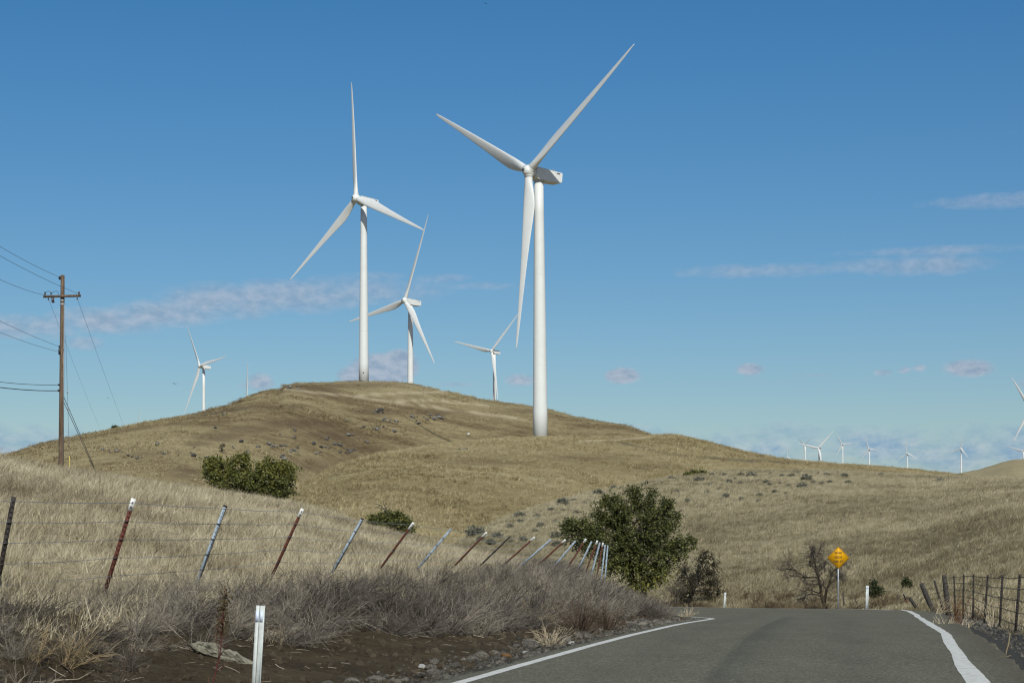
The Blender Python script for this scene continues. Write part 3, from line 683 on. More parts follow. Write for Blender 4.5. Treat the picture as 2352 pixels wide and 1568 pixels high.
x, d = spread_pts(60000, -140, 1420, 13, 112, lambda d: np.where(d < 35, 9.5, np.where(d < 60, 7.0, 5.0)), lambda x, d: (T_of(x, d) > np.interp(d, [14, 24, 40], [3.9, 4.1, 3.6]) + rng.normal(0, .4, len(x))) & (gown(x, d) <= 1) & (d < np.interp(x, xs, dcA) + 12))
cl = fbm((x - CX) * d / F0 / 2.5, d * K / 2.5, 31, 3)
s = np.clip(rng.normal(.88, .2, len(x)) + cl * .35, .35, 1.6) * np.interp(d, [20, 60, 100], [.85, 1.0, 1.1])
scatter('meadow_grass', 'dry straw grass covering the meadow behind the leaning fence', 'meadow_grass', place(x, d), rots(len(x)), np.stack([s * np.interp(d, [20, 100], [1, 1.7]), s * np.interp(d, [20, 100], [1, 1.7]), s], -1))
x, d = spread_pts(120000, 980, 2760, 34, 262, lambda d: np.interp(d, [60, 120, 250], [4.8, 3.9, 2.8]), lambda x, d: (gown(x, d) == 2))
xb, db = spread_pts(9000, 1900, 2500, 24, 80, lambda d: 5.0 + 0 * d, lambda x, d: (R_of(x, d) > 2.4 + rng.normal(0, .4, len(x))) & (gown(x, d) == 0))
x = np.concatenate([x, xb]); d = np.concatenate([d, db])
cl = fbm((x - CX) * d / F0 / 6, d * K / 6, 32, 3)
s = np.clip(rng.normal(.8, .2, len(x)) + cl * .35, .3, 1.5) * np.interp(d, [30, 60, 130], [.55, .8, 1.0])
scatter('hillside_grass', 'dry tufted grass covering the sagebrush hillside', 'hillside_grass', place(x, d), rots(len(x)), s)
x, d = spread_pts(60000, 560, 2420, 165, 640, lambda d: np.interp(d, [170, 300, 600], [.55, .35, .2]), lambda x, d: (gown(x, d) == 3) & (rng.uniform(0, 1, len(x)) > gbrn(x, d)))
s = np.clip(rng.normal(.8, .25, len(x)) + .5 * fbm((x - CX) * d / F0 / 14, d * K / 9, 33, 3), .25, 1.7)
scatter('knoll_grass', 'golden dry grass covering the smooth knoll', 'knoll_grass', place(x, d), rots(len(x)), s)
x, d = spread_pts(70000, -140, 1700, 215, 760, lambda d: np.interp(d, [215, 400, 700], [.28, .2, .12]), lambda x, d: (gown(x, d) == 4) & (rng.uniform(0, 1, len(x)) > gbrn(x, d)))
s = np.clip(rng.normal(.7, .25, len(x)) + .8 * fbm((x - CX) * d / F0 / 25, d * K / 16, 34, 3), .15, 1.7)
scatter('hill_grass', 'short dry grass covering the broad hill', 'hill_grass', place(x, d), rots(len(x)), s)
# brush along the bank
x, d = spread_pts(26000, -160, 1560, 11.5, 84, lambda d: np.interp(d, [12, 30, 60, 80], [2.9, 2.5, 2.3, 2.6]),
                  lambda x, d: (T_of(x, d) > np.interp(d, [12, 14.4, 15.4, 18, 22, 28, 36, 45, 60, 80], [2.2, 2.3, 3.1, 3.1, 2.4, 2.0, 1.6, 1.0, .8, .5]) + .35 * fbm(d * 1.4, x * .01, 55, 2)) & (rng.uniform(0, 1, len(x)) < 1 - sm(0, 2.6, T_of(x, d) - np.interp(d, [12, 20, 40, 84], [3.7, 4.0, 4.4, 3.6]))) & (gown(x, d) <= 1))
tt = T_of(x, d)
s = np.clip(rng.normal(.82, .17, len(x)), .4, 1.3) * np.interp(tt, [0.8, 2.6, 4.2, 6], [.6, .95, .9, .55]) * np.interp(d, [12, 17, 22, 50, 64], [.55, .66, .88, 1.0, 1.25])
rt = rots(len(x), .1); rt[:, 2] = rng.normal(0, .5, len(x))
scatter('roadside_brush', 'tangled grey dry brush covering the bank beside the road', 'roadside_brush', place(x, d), rt, s)

source('roadside_scrub', [twigs(50, .7, .011, (0, 0), .7, 640 + i, .8, 3, .2).mesh('scrub', [M['scrub_twigs']], False, 'tint') for i in range(5)])
x, d = spread_pts(5000, 1500, 2110, 76, 112, lambda d: .9 + 0 * d, lambda x, d: (R_of(x, d) > .9) & (R_of(x, d) < 9 + rng.normal(0, 3, len(x))) & (fbm((x - CX) * d / F0 / 4, d * K / 4, 61, 2) > -.12))
scatter('roadside_scrub', 'brown dead scrub lining the far edge of the bend', 'roadside_scrub', place(x, d), rots(len(x), .15), np.clip(rng.normal(.7, .25, len(x)), .25, 1.3))

# ------------------------------------------------------------------ rocks
def rock_mesh(name, mat, seed, flat=.7, sub=2, rough=.3):
    bm = bmesh.new(); bmesh.ops.create_icosphere(bm, subdivisions=sub, radius=1)
    g = np.random.default_rng(seed); pl = g.normal(0, 1, (9, 3)); pl /= np.linalg.norm(pl, axis=1)[:, None]; of = g.uniform(.62, .95, 9)
    for v in bm.verts:
        p = np.array(v.co)
        for n_, o_ in zip(pl, of):
            e = p @ n_ - o_
            if e > 0: p = p - n_ * e
        p = p * (1 + rough * .25 * (vnoise(np.array([p[0] * 3 + seed]), np.array([p[1] * 3 + p[2] * 2]), seed)[0]))
        v.co = (p[0] * 1.15, p[1], p[2] * flat)
    me = bpy.data.meshes.new(name); bm.to_mesh(me); bm.free(); me.materials.append(mat)
    return me
RK = [rock_mesh('road_rock', M['road_rock'], 60 + i) for i in range(6)]
GV = [rock_mesh('gravel_stone', M['road_rock'], 80 + i, .7, 1) for i in range(4)]
SRC['gravel'] = (bpy.data.collections.new('gravel'), 4)
for i, me in enumerate(GV): SRC['gravel'][0].objects.link(bpy.data.objects.new('gravel_plant_%02d' % i, me))
def put_rock(me, px, d, size, label, group, name='rock', sink=.25):
    o = obj(name, me, loc=G(px, d) + Vector((0, 0, size * (.45 - sink))))
    o.rotation_euler = (random.gauss(0, .2), random.gauss(0, .2), random.uniform(0, 6.28)); o.scale = (size * random.uniform(.8, 1.2), size * random.uniform(.8, 1.1), size * random.uniform(.75, 1.05))
    return tag(o, label, 'rock', group)
g = np.random.default_rng(77)
for i in range(84):
    d = float(np.interp(g.uniform(0, 1) ** 1.2, [0, 1], [14.8, 38])); tt_ = abs(g.normal(.62, .24)) + .12
    X = EL(d) - tt_ - .1; px = CX + X * F0 / d
    put_rock(RK[i % 6], px, d, float(np.clip(g.lognormal(-2.62, .5), .03, .16)), 'grey angular rock lying in the row along the road edge line', 'rocks along the road edge')
for px, py, sz, mt, lab in [(1208, 1500, .055, 'white_rock', 'small bright white rock beside the road line, nearer one'), (1313, 1479, .065, 'white_rock', 'bright white rock among dark rocks farther up the road line'),
                            (1163, 1507, .07, 'orange_rock', 'orange brown rock lying among grey rocks by the road line'), (970, 1532, .055, 'white_rock', 'pale angular rock lying alone on the dirt bank')]:
    d = hit(px, py); put_rock(rock_mesh('rock', M[mt], int(px)), px, d, sz, lab, None)
# long pale slab on the dirt bank
def slab():
    me = rock_mesh('slab', M['slab_rock'], 143, 1.0, 4, .9)
    for v in me.vertices:
        p = v.co; w = 1 - .28 * math.exp(-((p.x + .1) / .22) ** 2)
        k_ = 1 + .42 * float(fbm(np.array([p.x * 5.1 + 5]), np.array([p.y * 2.6 + p.z * 3.3]), 12, 4)[0])
        v.co = (p.x * .33, p.y * .14 * w * k_, p.z * .10 * w * k_)
    d = hit(512, 1512); o = obj('rock', me, loc=G(512, d) + Vector((0, 0, .03))); o.rotation_euler = (R(-12), R(18), R(-14))
    tag(o, 'long pale lichen covered rock slab lying on the dirt bank', 'rock')
slab()
x, d = [], []
for _ in range(5200):
    dd = g.uniform(13, 45) ; tt_ = abs(g.normal(.45, .35)) + .05
    x.append(CX + (EL(dd) - .1 - tt_) * F0 / dd); d.append(dd)
for _ in range(5200):
    dd = g.uniform(14, 60); rr_ = g.uniform(.5, 2.6) if dd < 45 else g.uniform(.3, 1.2)
    x.append(CX + (ER(dd) + .5 + rr_) * F0 / dd); d.append(dd)
x = np.array(x); d = np.array(d)
s = np.clip(g.lognormal(-3.9, .5, len(x)), .008, .06)
scatter('gravel', 'loose grey gravel along both edges of the asphalt', 'gravel', place(x, d), g.uniform(0, 6, (len(x), 3)), s)
def litter_mesh(i):
    g_ = np.random.default_rng(500 + i); mb = MB(); L = g_.uniform(.10, .30)
    mb.tube([(-L / 2, 0, .008), (0, g_.normal(0, .02), .016), (L / 2, g_.normal(0, .03), .010)], np.array([.0035, .003, .002]), 3, False, float(g_.uniform(.2, 1))); return mb.mesh('stem', [M['litter']], False, 'tint')
M['litter'] = grass_blades('litter', [(0.30, (0.10, 0.075, 0.05)), (0.5, (0.26, 0.22, 0.155)), (0.75, (0.52, 0.46, 0.36))], .3, 2)
source('stem_litter', [litter_mesh(i) for i in range(6)])
NL = 850; dd = g.uniform(12.5, 44, NL); tt_ = np.abs(g.normal(2.6, 1.2, NL)) + .4
scatter('stem_litter', 'broken dry stems littering the dirt bank', 'stem_litter', place(CX + (EL(dd) - tt_) * F0 / dd, dd), np.stack([g.normal(0, .15, NL), g.normal(0, .25, NL), g.uniform(0, 6.28, NL)], -1), g.uniform(.3, 1.0, NL))
CL = [rock_mesh('clod', M['clod'], 180 + i, .7, 1) for i in range(4)]
SRC['dirt_clods'] = (bpy.data.collections.new('dirt_clods'), 4)
for i, me in enumerate(CL): SRC['dirt_clods'][0].objects.link(bpy.data.objects.new('clod_%02d' % i, me))
NC = 6000; dd = g.uniform(12.5, 46, NC); tt_ = g.uniform(.7, 4.2, NC)
scatter('dirt_clods', 'small clods of earth covering the dirt bank', 'dirt_clods', place(CX + (EL(dd) - tt_) * F0 / dd, dd), g.uniform(0, 6, (NC, 3)), np.clip(g.lognormal(-3.9, .6, NC), .008, .075))
HR = [rock_mesh('hill_rock', M['hill_rock'], 90 + i, .75, 1) for i in range(5)]
clusters = [(1430, 345, 8, 40, 12), (1480, 390, 8, 30, 12), (1650, 375, 6, 30, 10), (1790, 380, 14, 50, 15), (1545, 405, 8, 25, 10), (1690, 420, 6, 30, 10), (1320, 440, 5, 20, 8), (1410, 455, 8, 30, 10), (1460, 440, 5, 30, 8), (1535, 468, 9, 40, 8), (1220, 405, 2, 6, 5), (1230, 490, 5, 30, 8), (1095, 515, 6, 20, 8), (880, 460, 3, 8, 6), (790, 485, 3, 8, 6), (875, 510, 3, 12, 6), (1140, 555, 8, 30, 8), (1080, 580, 8, 40, 10), (1000, 550, 5, 20, 6), (880, 600, 8, 40, 10), (890, 580, 6, 40, 8), (740, 570, 8, 25, 8), (805, 565, 6, 18, 8), (705, 550, 4, 10, 6), (640, 565, 4, 12, 6), (570, 605, 4, 10, 6), (1230, 605, 10, 50, 6), (1260, 590, 6, 40, 6), (1030, 610, 8, 30, 8), (800, 630, 4, 10, 6), (820, 655, 4, 15, 5), (480, 575, 3, 10, 5), (360, 440, 3, 10, 5), (120, 625, 3, 10, 6), (205, 610, 2, 8, 4), (230, 575, 2, 8, 4), (25, 610, 2, 6, 4), (1990, 585, 6, 25, 6), (415, 360, 3, 10, 4), (1360, 540, 3, 12, 5), (520, 535, 3, 10, 5), (850, 185, 12, 45, 8), (-30, 560, 4, 60, 12), (-300, 590, 8, 80, 15), (-150, 640, 8, 60, 12), (300, 640, 6, 60, 12)]
nr = 0
for zx, zy, n_, sx, sy in clusters:
    for _ in range(n_):
        px, py = 367.5 + (zx + g.normal(0, sx * .6)) * .3516, 826.9 + (zy + g.normal(0, sy * .6)) * .3516
        d = hit(px, py, 200)
        if d is None or d > 800 or nr >= 295: continue
        nr += 1
        put_rock(HR[nr % 5], px, d, float(np.clip(g.lognormal(-.80, .42), .25, 1.1)) * d / 520, 'small dark boulder in the scattered rocks across the broad hill', 'dark boulders on the broad hill', 'boulder', -.05)['category'] = 'boulder'

# ------------------------------------------------------------------ trees and shrubs
def bez(p0, p1, p2, n):
    f = np.linspace(0, 1, n)[:, None]; return (1 - f) ** 2 * p0 + 2 * f * (1 - f) * p1 + f * f * p2
def leaves(mbv, centers, size, tint, g, dirs=None):
    n = len(centers)
    a_ = g.normal(0, 1, (n, 3)); a_ /= np.linalg.norm(a_, axis=1)[:, None]
    if dirs is not None: a_ = a_ * .8 + dirs; a_ /= np.linalg.norm(a_, axis=1)[:, None]
    b = np.cross(a_, g.normal(0, 1, (n, 3))); b /= np.linalg.norm(b, axis=1)[:, None]
    L = size * g.uniform(.7, 1.3, n)[:, None]; W = L * .38
    V = np.stack([centers, centers + a_ * L * .5 + b * W, centers + a_ * L, centers + a_ * L * .5 - b * W], 1)
    mbv.add(V.reshape(-1, 3), np.arange(n * 4).reshape(-1, 4), None, np.repeat(tint, 4))
def tree(name, label, base, trunk_pts, trunk_r, blobs, n_twig, leaf_n, leaf_size, leaf_key, bark_key, seed, cat='tree', group=None, limb_r=.07, hub_f=(.35, 1.0), tint_fn=None, limbs=9, twig_r=.012, droop=0.0):
    """trunk and limbs reaching into the crown's lobes (centre, radii, weight), twigs carried by the limbs, single leaves on the twigs"""
    g = np.random.default_rng(seed); root = empty(name, base); tag(root, label, cat, group)
    wood = MB(); crown = MB(); tp = np.asarray(trunk_pts, float)
    wood.tube(tp, np.linspace(trunk_r, trunk_r * .55, len(tp)), 9, True)
    def along(f):
        q = f * (len(tp) - 1); i = min(int(q), len(tp) - 2); return tp[i] + (tp[i + 1] - tp[i]) * (q - i)
    W = np.array([(b[1][0] * b[1][1] * b[1][2]) ** .8 * b[3] for b in blobs], float); W /= W.sum()
    def sample(shell):
        c, rr, _, _ = blobs[g.choice(len(blobs), p=W)]
        v = g.normal(0, 1, 3); v /= np.linalg.norm(v)
        return np.asarray(c) + v * np.asarray(rr) * (g.uniform(shell, 1.0) if g.uniform() > .14 else g.uniform(1.0, 1.32)), v
    LB = []
    for i in range(limbs):
        if i < len(blobs): c = np.asarray(blobs[i][0]) + g.normal(0, .12, 3) * np.asarray(blobs[i][1])
        else: c, _ = sample(.35); 
        p0 = along(g.uniform(*hub_f)); p1 = (p0 + c) / 2 + g.normal(0, .12, 3) * np.linalg.norm(c - p0) + (0, 0, .12 * np.linalg.norm(c - p0))
        pts = bez(p0, p1, c, 7); wood.tube(pts, np.linspace(limb_r, limb_r * .3, 7), 6, True); LB.append(pts)
    LP = np.concatenate(LB)
    cent, tints, dirs = [], [], []
    for i in range(n_twig):
        p2, v = sample(.55)
        k = np.argsort(np.linalg.norm(LP - p2, axis=1) + g.uniform(0, .5, len(LP)))[0]; p0 = LP[k]
        L = np.linalg.norm(p2 - p0)
        p1 = (p0 + p2) / 2 + g.normal(0, .1, 3) * L + (0, 0, .1 * L)
        p2 = p2 + np.array([0, 0, -droop * L])
        pts = bez(p0, p1, p2, 5); crown.tube(pts, np.linspace(twig_r, twig_r * .35, 5), 3, False, a=-1.0)
        td = (p2 - p1) / (np.linalg.norm(p2 - p1) + 1e-9)
        t0 = g.uniform(0, 1)
        if leaf_n == 0:                                    # bare twig ends
            for _ in range(5):
                q = bez(p0, p1, p2, 9)[g.integers(3, 9)]; e = td + g.normal(0, .6, 3); e /= np.linalg.norm(e); l2 = L * g.uniform(.15, .4) + .1
                crown.tube(np.stack([q, q + e * l2 * .5 + (0, 0, .02), q + e * l2 + (0, 0, -droop * l2)]), np.array([.7, .5, .3]) * twig_r, 3, False)
            continue
        m_ = max(3, int(leaf_n * g.uniform(.6, 1.4)))
        f = g.uniform(.3, 1.0, m_)[:, None]
        c = (1 - f) ** 2 * p0 + 2 * f * (1 - f) * p1 + f * f * p2 + g.normal(0, leaf_size * .75, (m_, 3))
        base_t = tint_fn(c) if tint_fn else np.full(m_, .4)
        cent.append(c); tints.append(np.clip(base_t + (t0 - .5) * .3 + g.normal(0, .17, m_), 0, 1)); dirs.append(np.repeat(td[None], m_, 0) * .7 + (0, 0, -.25))
    obj('trunk', wood.mesh('trunk', [M[bark_key]], True), root)
    if leaf_n:
        fol = MB(); leaves(fol, np.concatenate(cent), leaf_size, np.concatenate(tints), g, np.concatenate(dirs))
        cr = obj('crown', fol.mesh('crown', [M[leaf_key]], False, 'tint'), root)
        obj('twigs', crown.mesh('twigs', [M[bark_key]]), cr)
    else:
        obj('twigs', crown.mesh('twigs', [M[bark_key]]), root)
    return root
def lobes(px0, base, d, items, depth=.8):
    """lobes given in photo pixels -> metres from the base"""
    out = []
    for (x, y, rx, ry, w) in items:
        s_ = d / F0
        out.append((np.array([(x - px0) * s_, random.uniform(-.12, .12) * rx * s_, (HY - y) * s_ - base[2]]), np.array([rx * s_, depth * rx * s_, ry * s_]), w, 2.2 if rx < 30 else 1.0))
    return out
# big leafy tree by the bend
d = 92.0; bx = 1478; b = G(bx, d); b.z = float(gz(bx, d)) - .05
s_ = d / F0
bl = lobes(bx + 10, b, d, [(1478, 1205, 80, 74, 1), (1345, 1225, 54, 46, 1), (1400, 1190, 45, 40, 1), (1428, 1165, 42, 36, 1), (1500, 1150, 44, 36, 1), (1540, 1215, 50, 60, 1), (1405, 1245, 80, 50, 1), (1495, 1270, 80, 60, 1), (1562, 1262, 36, 36, 1), (1500, 1322, 58, 36, 1), (1430, 1298, 64, 36, 1), (1465, 1128, 20, 16, 1), (1402, 1150, 14, 18, 1), (1318, 1210, 22, 22, 1), (1598, 1245, 16, 18, 1), (1545, 1160, 16, 22, 1), (1480, 1350, 44, 20, 1)])
top = (HY - 1215) * s_ - b.z
tree('leafy_tree', 'large bushy green tree leaning over the brush at the bend', b, [(0, 0, -.2), (.05, 0, top * .3), (-.1, .1, top * .62), (-.2, 0, top)], .20, bl, 2200, 21, .112, 'leaf', 'dark_bark', 3, limbs=26, limb_r=.075,
     tint_fn=lambda c: np.interp(c[:, 2], [.8, 2.2, 3.6, 7], [.74, .44, .23, .26]))
# round bush on the meadow crest
d = 103.0; bx = 562; b = G(bx, d); 
bl = lobes(bx, b, d, [(500, 1085, 44, 34, 1.7), (540, 1068, 38, 28, 1.3), (612, 1084, 40, 30, 1.5), (648, 1100, 42, 38, 1.6), (590, 1105, 60, 34, 2), (535, 1108, 50, 26, 1.4), (640, 1128, 40, 24, 1.2), (560, 1050, 16, 12, .3), (490, 1062, 22, 16, .4), (655, 1075, 20, 16, .4)], .75)
tree('round_bush', 'broad round olive green bush on the meadow crest', b, [(0, 0, -.2), (0, 0, .5), (.1, 0, 1.1)], .13, bl, 900, 28, .13, 'leaf', 'dark_bark', 4, 'bush', limbs=20, limb_r=.05,
     tint_fn=lambda c: np.interp(c[:, 2], [0, 1, 3], [.30, .44, .58]) + .05)
# low bush behind the fence with a dead snag
d = float(dcA[np.searchsorted(xs, 895)]) - 6; bx = 898; b = G(bx, d)
bl = lobes(bx, b, d, [(878, 1194, 34, 20, 1.2), (912, 1199, 36, 20, 1.2), (936, 1211, 20, 14, .6), (862, 1194, 20, 12, .5), (892, 1180, 16, 10, .4), (915, 1183, 12, 9, .3)], .8)
rt_ = tree('low_bush', 'low green bush with a bare dead snag behind the fence', b, [(0, 0, -.1), (-.1, 0, .4)], .06, bl, 330, 22, .11, 'leaf', 'dark_bark', 6, 'bush', limbs=9, limb_r=.025, tint_fn=lambda c: np.full(len(c), .36))
sn = MB(); ss = d / F0
def px_line(pts, bx_, b_, d_, dy=0.0): return [np.array([(x_ - bx_) * d_ / F0, dy, (HY - y_) * d_ / F0 - b_[2]]) for x_, y_ in pts]
for pl, r0 in [([(900, 1205), (893, 1188), (884, 1170), (874, 1160), (862, 1156)], .03), ([(892, 1186), (887, 1170), (882, 1158), (880, 1148)], .022), ([(884, 1170), (874, 1166), (860, 1165)], .016), ([(886, 1168), (894, 1160), (899, 1150)], .014), ([(874, 1160), (866, 1163), (857, 1170)], .012)]:
    q = np.array(px_line(pl, bx, b, d)); sn.tube(q, np.linspace(r0 * 1.5, r0 * .7, len(q)), 5)
obj('snag', sn.mesh('snag', [M['grey_twig']]), rt_)
# green bush on the skyline of the sagebrush hillside
d = sky_depth(1597, 180, 245) - 4; bx = 1597; b = G(bx, d)
bl = lobes(bx, b, d, [(1585, 1090, 16, 6, 1), (1602, 1087, 18, 8, 1.2), (1616, 1089, 12, 6, .6)], .8)
tree('green_bush', 'low green bush on the crest of the sagebrush hillside', b, [(0, 0, -.1), (0, 0, .4)], .08, bl, 150, 16, .20, 'leaf', 'dark_bark', 8, 'bush', limbs=6, limb_r=.04, tint_fn=lambda c: np.full(len(c), .5))
# dark, mostly bare tree right of the leafy one
d = 101.0; bx = 1598; b = G(bx, d)
bl = lobes(bx, b, d, [(1598, 1325, 58, 48, 2), (1630, 1295, 30, 32, 1.2), (1580, 1345, 40, 30, 1.2), (1635, 1345, 28, 40, 1.2), (1560, 1365, 24, 22, .6), (1620, 1272, 20, 16, .5)], .8)
tree('dark_tree', 'dark thin leaved tree with arching twigs beside the far road edge', b, [(-.6, 0, -.3), (-.3, 0, .7), (.1, 0, 1.5)], .17, bl, 680, 6, .10, 'leaf_dry', 'dark_bark', 10, limbs=20, limb_r=.06, twig_r=.014, droop=.25, tint_fn=lambda c: np.full(len(c), .4))
d2 = 99.0; bx2 = 1552; b2 = G(bx2, d2)
tree('dark_tree', 'small bare grey shrub between the leafy tree and the dark tree', b2, [(0, 0, -.2), (.05, 0, .35)], .05, lobes(bx2, b2, d2, [(1540, 1362, 30, 22, 1), (1560, 1350, 20, 24, 1)]), 70, 0, .1, 'leaf_dry', 'grey_twig', 12, 'shrub', limbs=7, limb_r=.03, twig_r=.012)

# bare lichen covered tree behind the road sign
d = 84.0; bx = 1893; b = G(bx, d)
bt_ = empty('bare_tree', b); tag(bt_, 'bare gnarled tree with a forked lichen covered trunk behind the yellow sign', 'tree')
wd = MB(); tw = MB(); gg_ = np.random.default_rng(5)
def zp(x_, y_): return (1745.7 + x_ * .13672, 1231.2 + y_ * .13672)
limbs_ = [([(1080, 1260), (1075, 1150), (1050, 1060), (1020, 950), (1010, 850), (985, 750), (965, 680), (935, 600), (920, 500), (905, 410), (885, 340), (850, 270), (845, 200)], 42, 8),
          ([(1075, 1130), (1090, 1020), (1110, 900), (1150, 800), (1170, 700), (1185, 610), (1220, 570), (1290, 540)], 36, 10), ([(1150, 800), (1200, 760), (1260, 720), (1290, 690)], 14, 5),
          ([(965, 690), (900, 690), (800, 690), (700, 680), (600, 665), (540, 655)], 17, 5), ([(780, 690), (700, 650), (620, 590), (560, 540), (480, 560), (390, 580)], 12, 4), ([(560, 540), (540, 490), (510, 450)], 8, 3),
          ([(990, 800), (900, 810), (820, 810), (750, 795)], 13, 5), ([(1020, 960), (940, 940), (860, 905), (780, 900), (710, 930), (680, 990)], 15, 5), ([(1030, 1010), (960, 980), (880, 965), (790, 990), (730, 1030), (715, 1060)], 13, 4),
          ([(920, 500), (870, 490), (830, 480), (800, 440)], 9, 4), ([(905, 380), (960, 320), (990, 250), (1005, 200)], 10, 3), ([(885, 340), (910, 270), (910, 200)], 8, 3), ([(870, 370), (840, 300), (835, 260)], 7, 3),
          ([(960, 660), (985, 600), (1030, 540), (1060, 520)], 9, 4), ([(1290, 545), (1350, 600), (1390, 640)], 9, 4), ([(1290, 540), (1380, 490), (1430, 440)], 9, 4), ([(1230, 560), (1180, 480), (1110, 420), (1060, 440)], 9, 4), ([(1110, 900), (1060, 850), (1050, 780)], 9, 4)]
for k, (pl, w0, w1) in enumerate(limbs_):
    q = np.array(px_line([zp(*p_) for p_ in pl], bx, b, d)); q[:, 1] = gg_.normal(0, .5) * np.linspace(0, 1, len(q)) + (0 if k < 2 else gg_.normal(0, .08))
    if k == 0: q[0, 2] -= .3
    sc_ = .13672 * d / F0 / 2
    wd.tube(q, np.linspace(w0, w1, len(q)) * sc_ * 1.55, 7)
    for i in range(len(q) * 6):
        f = gg_.uniform(.35, 1) * (len(q) - 1); j = min(int(f), len(q) - 2); p0 = q[j] + (q[j + 1] - q[j]) * (f - j)
        dr = (q[j + 1] - q[j]); dr /= np.linalg.norm(dr); e = dr * .6 + gg_.normal(0, .7, 3); e /= np.linalg.norm(e); L = gg_.uniform(.25, .8)
        pts = bez(p0, p0 + e * L * .5 + (0, 0, .08), p0 + e * L + (0, 0, -.12 * L), 4); tw.tube(pts, np.linspace(.016, .006, 4), 3, False)
        for _ in range(2):
            e2 = e + gg_.normal(0, .6, 3); e2 /= np.linalg.norm(e2); tw.tube(np.stack([pts[2], pts[2] + e2 * L * .25, pts[2] + e2 * L * .5]), np.array([.010, .008, .005]), 3, False)
obj('trunk', wd.mesh('trunk', [M['bark']], True), bt_); obj('twigs', tw.mesh('twigs', [M['grey_twig']]), bt_)
# small evergreen shrubs beyond the road
for bx, py, d, hgt, wid, lab in [(2010, 1393, 86.0, 50, 20, 'dark green shrub standing behind the white post at the bend'), (2084, 1354, 100.0, 26, 9, 'small green shrub on the slope left of the tilted wooden post')]:
    dd_ = hit(bx, py, 75) if bx != 2010 else d
    b = G(bx, dd_); bb = (HY - b.z / dd_ * F0)
    yb = HY - b[2] * F0 / dd_
    tree('shrub', lab, b, [(0, 0, -.1), (0, 0, .3)], .05, lobes(bx, b, dd_, [(bx, yb - hgt * .40, wid, hgt * .36, 2), (bx - 3, yb - hgt * .8, wid * .5, hgt * .2, .6)]), 110, 16, .10, 'leaf_dark', 'dark_bark', int(bx), 'shrub', limbs=6, limb_r=.02, tint_fn=lambda c: np.full(len(c), .45))
# lone small tree on the left skyline
d = sky_depth(263, 430, 640) - 2; b = G(262, d)
tree('lone_tree', 'tiny dark tree alone on the left skyline of the hill', b, [(-.3, 0, -.5), (0, 0, .7), (.4, 0, 1.2)], .16, lobes(262, b, d, [(264, 982, 6, 3.4, 1), (260, 981, 3, 3, .5)]), 60, 14, .38, 'leaf_dark', 'dark_bark', 31, limbs=5, limb_r=.08, tint_fn=lambda c: np.full(len(c), .4))
# dark shrub on the broad hill
d = hit(510, 1040, 200); b = G(510, d)
tree('hill_shrub', 'dark leafless shrub on the broad hill above the round bush', b, [(0, 0, -.3), (0, 0, .6)], .12, lobes(510, b, d, [(509, 1029, 9, 10, 1), (513, 1022, 5, 6, .4)]), 70, 0, .1, 'leaf_dry', 'dark_bark', 33, 'shrub', limbs=6, limb_r=.08, twig_r=.05)

# sagebrush clumps on the hillside
def sage_mesh(seed):
    g = np.random.default_rng(seed); f = MB(); w = MB(); c = []
    for i in range(60):
        v = np.array([g.normal(0, 1), g.normal(0, 1), abs(g.normal(0, .8)) + .15]); v /= np.linalg.norm(v); L = g.uniform(.6, 1.0)
        p2 = v * (1, .9, .78) * L; pts = bez(np.zeros(3), v * (0.4, .4, .5), p2, 4); f.tube(pts, np.linspace(.02, .01, 4), 3, False, a=.1)
        n_ = 16; ff = g.uniform(.45, 1.05, n_)[:, None]; c.append(p2 * ff + g.normal(0, .07, (n_, 3)))
    c = np.concatenate(c); leaves(f, c, .16, np.clip(g.normal(.45, .22, len(c)), 0, 1), g)
    return f.mesh('sagebrush', [M['sage']], False, 'tint')
SG = [sage_mesh(200 + i) for i in range(6)]
sage = [(1617 + x_ * .3125, 826.9 + y_ * .3125, r_) for x_, y_, r_ in [(270, 850, 10), (140, 855, 10), (345, 865, 15), (185, 900, 9), (265, 910, 9), (40, 925, 8), (455, 900, 9), (555, 912, 7), (640, 860, 11), (570, 858, 8), (755, 885, 18), (720, 940, 16), (520, 972, 9), (160, 1018, 13), (410, 998, 9), (275, 1032, 9), (900, 848, 9), (865, 915, 9), (925, 905, 9), (1030, 865, 12), (1060, 905, 10), (835, 838, 6), (1300, 852, 9), (1735, 895, 11), (60, 848, 8), (20, 980, 8), (400, 1040, 8), (690, 838, 7), (490, 838, 6), (230, 880, 8), (480, 918, 8), (620, 930, 7), (330, 835, 6), (800, 905, 8), (985, 838, 6), (110, 950, 6), (600, 985, 6)]]
sage += [(1010.7 + x_ * .3125, 826.9 + y_ * .3125, r_) for x_, y_, r_ in [(260, 1290, 26), (590, 1158, 17), (590, 1195, 10), (710, 1158, 12), (515, 1232, 10), (740, 1225, 13), (700, 1265, 9), (860, 1305, 17), (855, 1370, 15), (420, 1308, 15), (520, 1338, 9), (905, 1060, 17), (935, 1070, 9), (1065, 1060, 10), (985, 1040, 9), (1165, 990, 16), (1275, 950, 11), (1000, 1130, 10), (815, 1105, 9), (850, 1190, 9), (610, 1335, 13), (370, 1355, 17), (300, 1325, 13), (1700, 880, 11), (1905, 892, 15), (1980, 922, 9), (1820, 1042, 9), (1740, 975, 9), (1130, 1098, 7), (900, 1108, 7), (1460, 898, 9), (1630, 908, 7), (2215, 1030, 9), (1550, 905, 7), (690, 1130, 6)]]
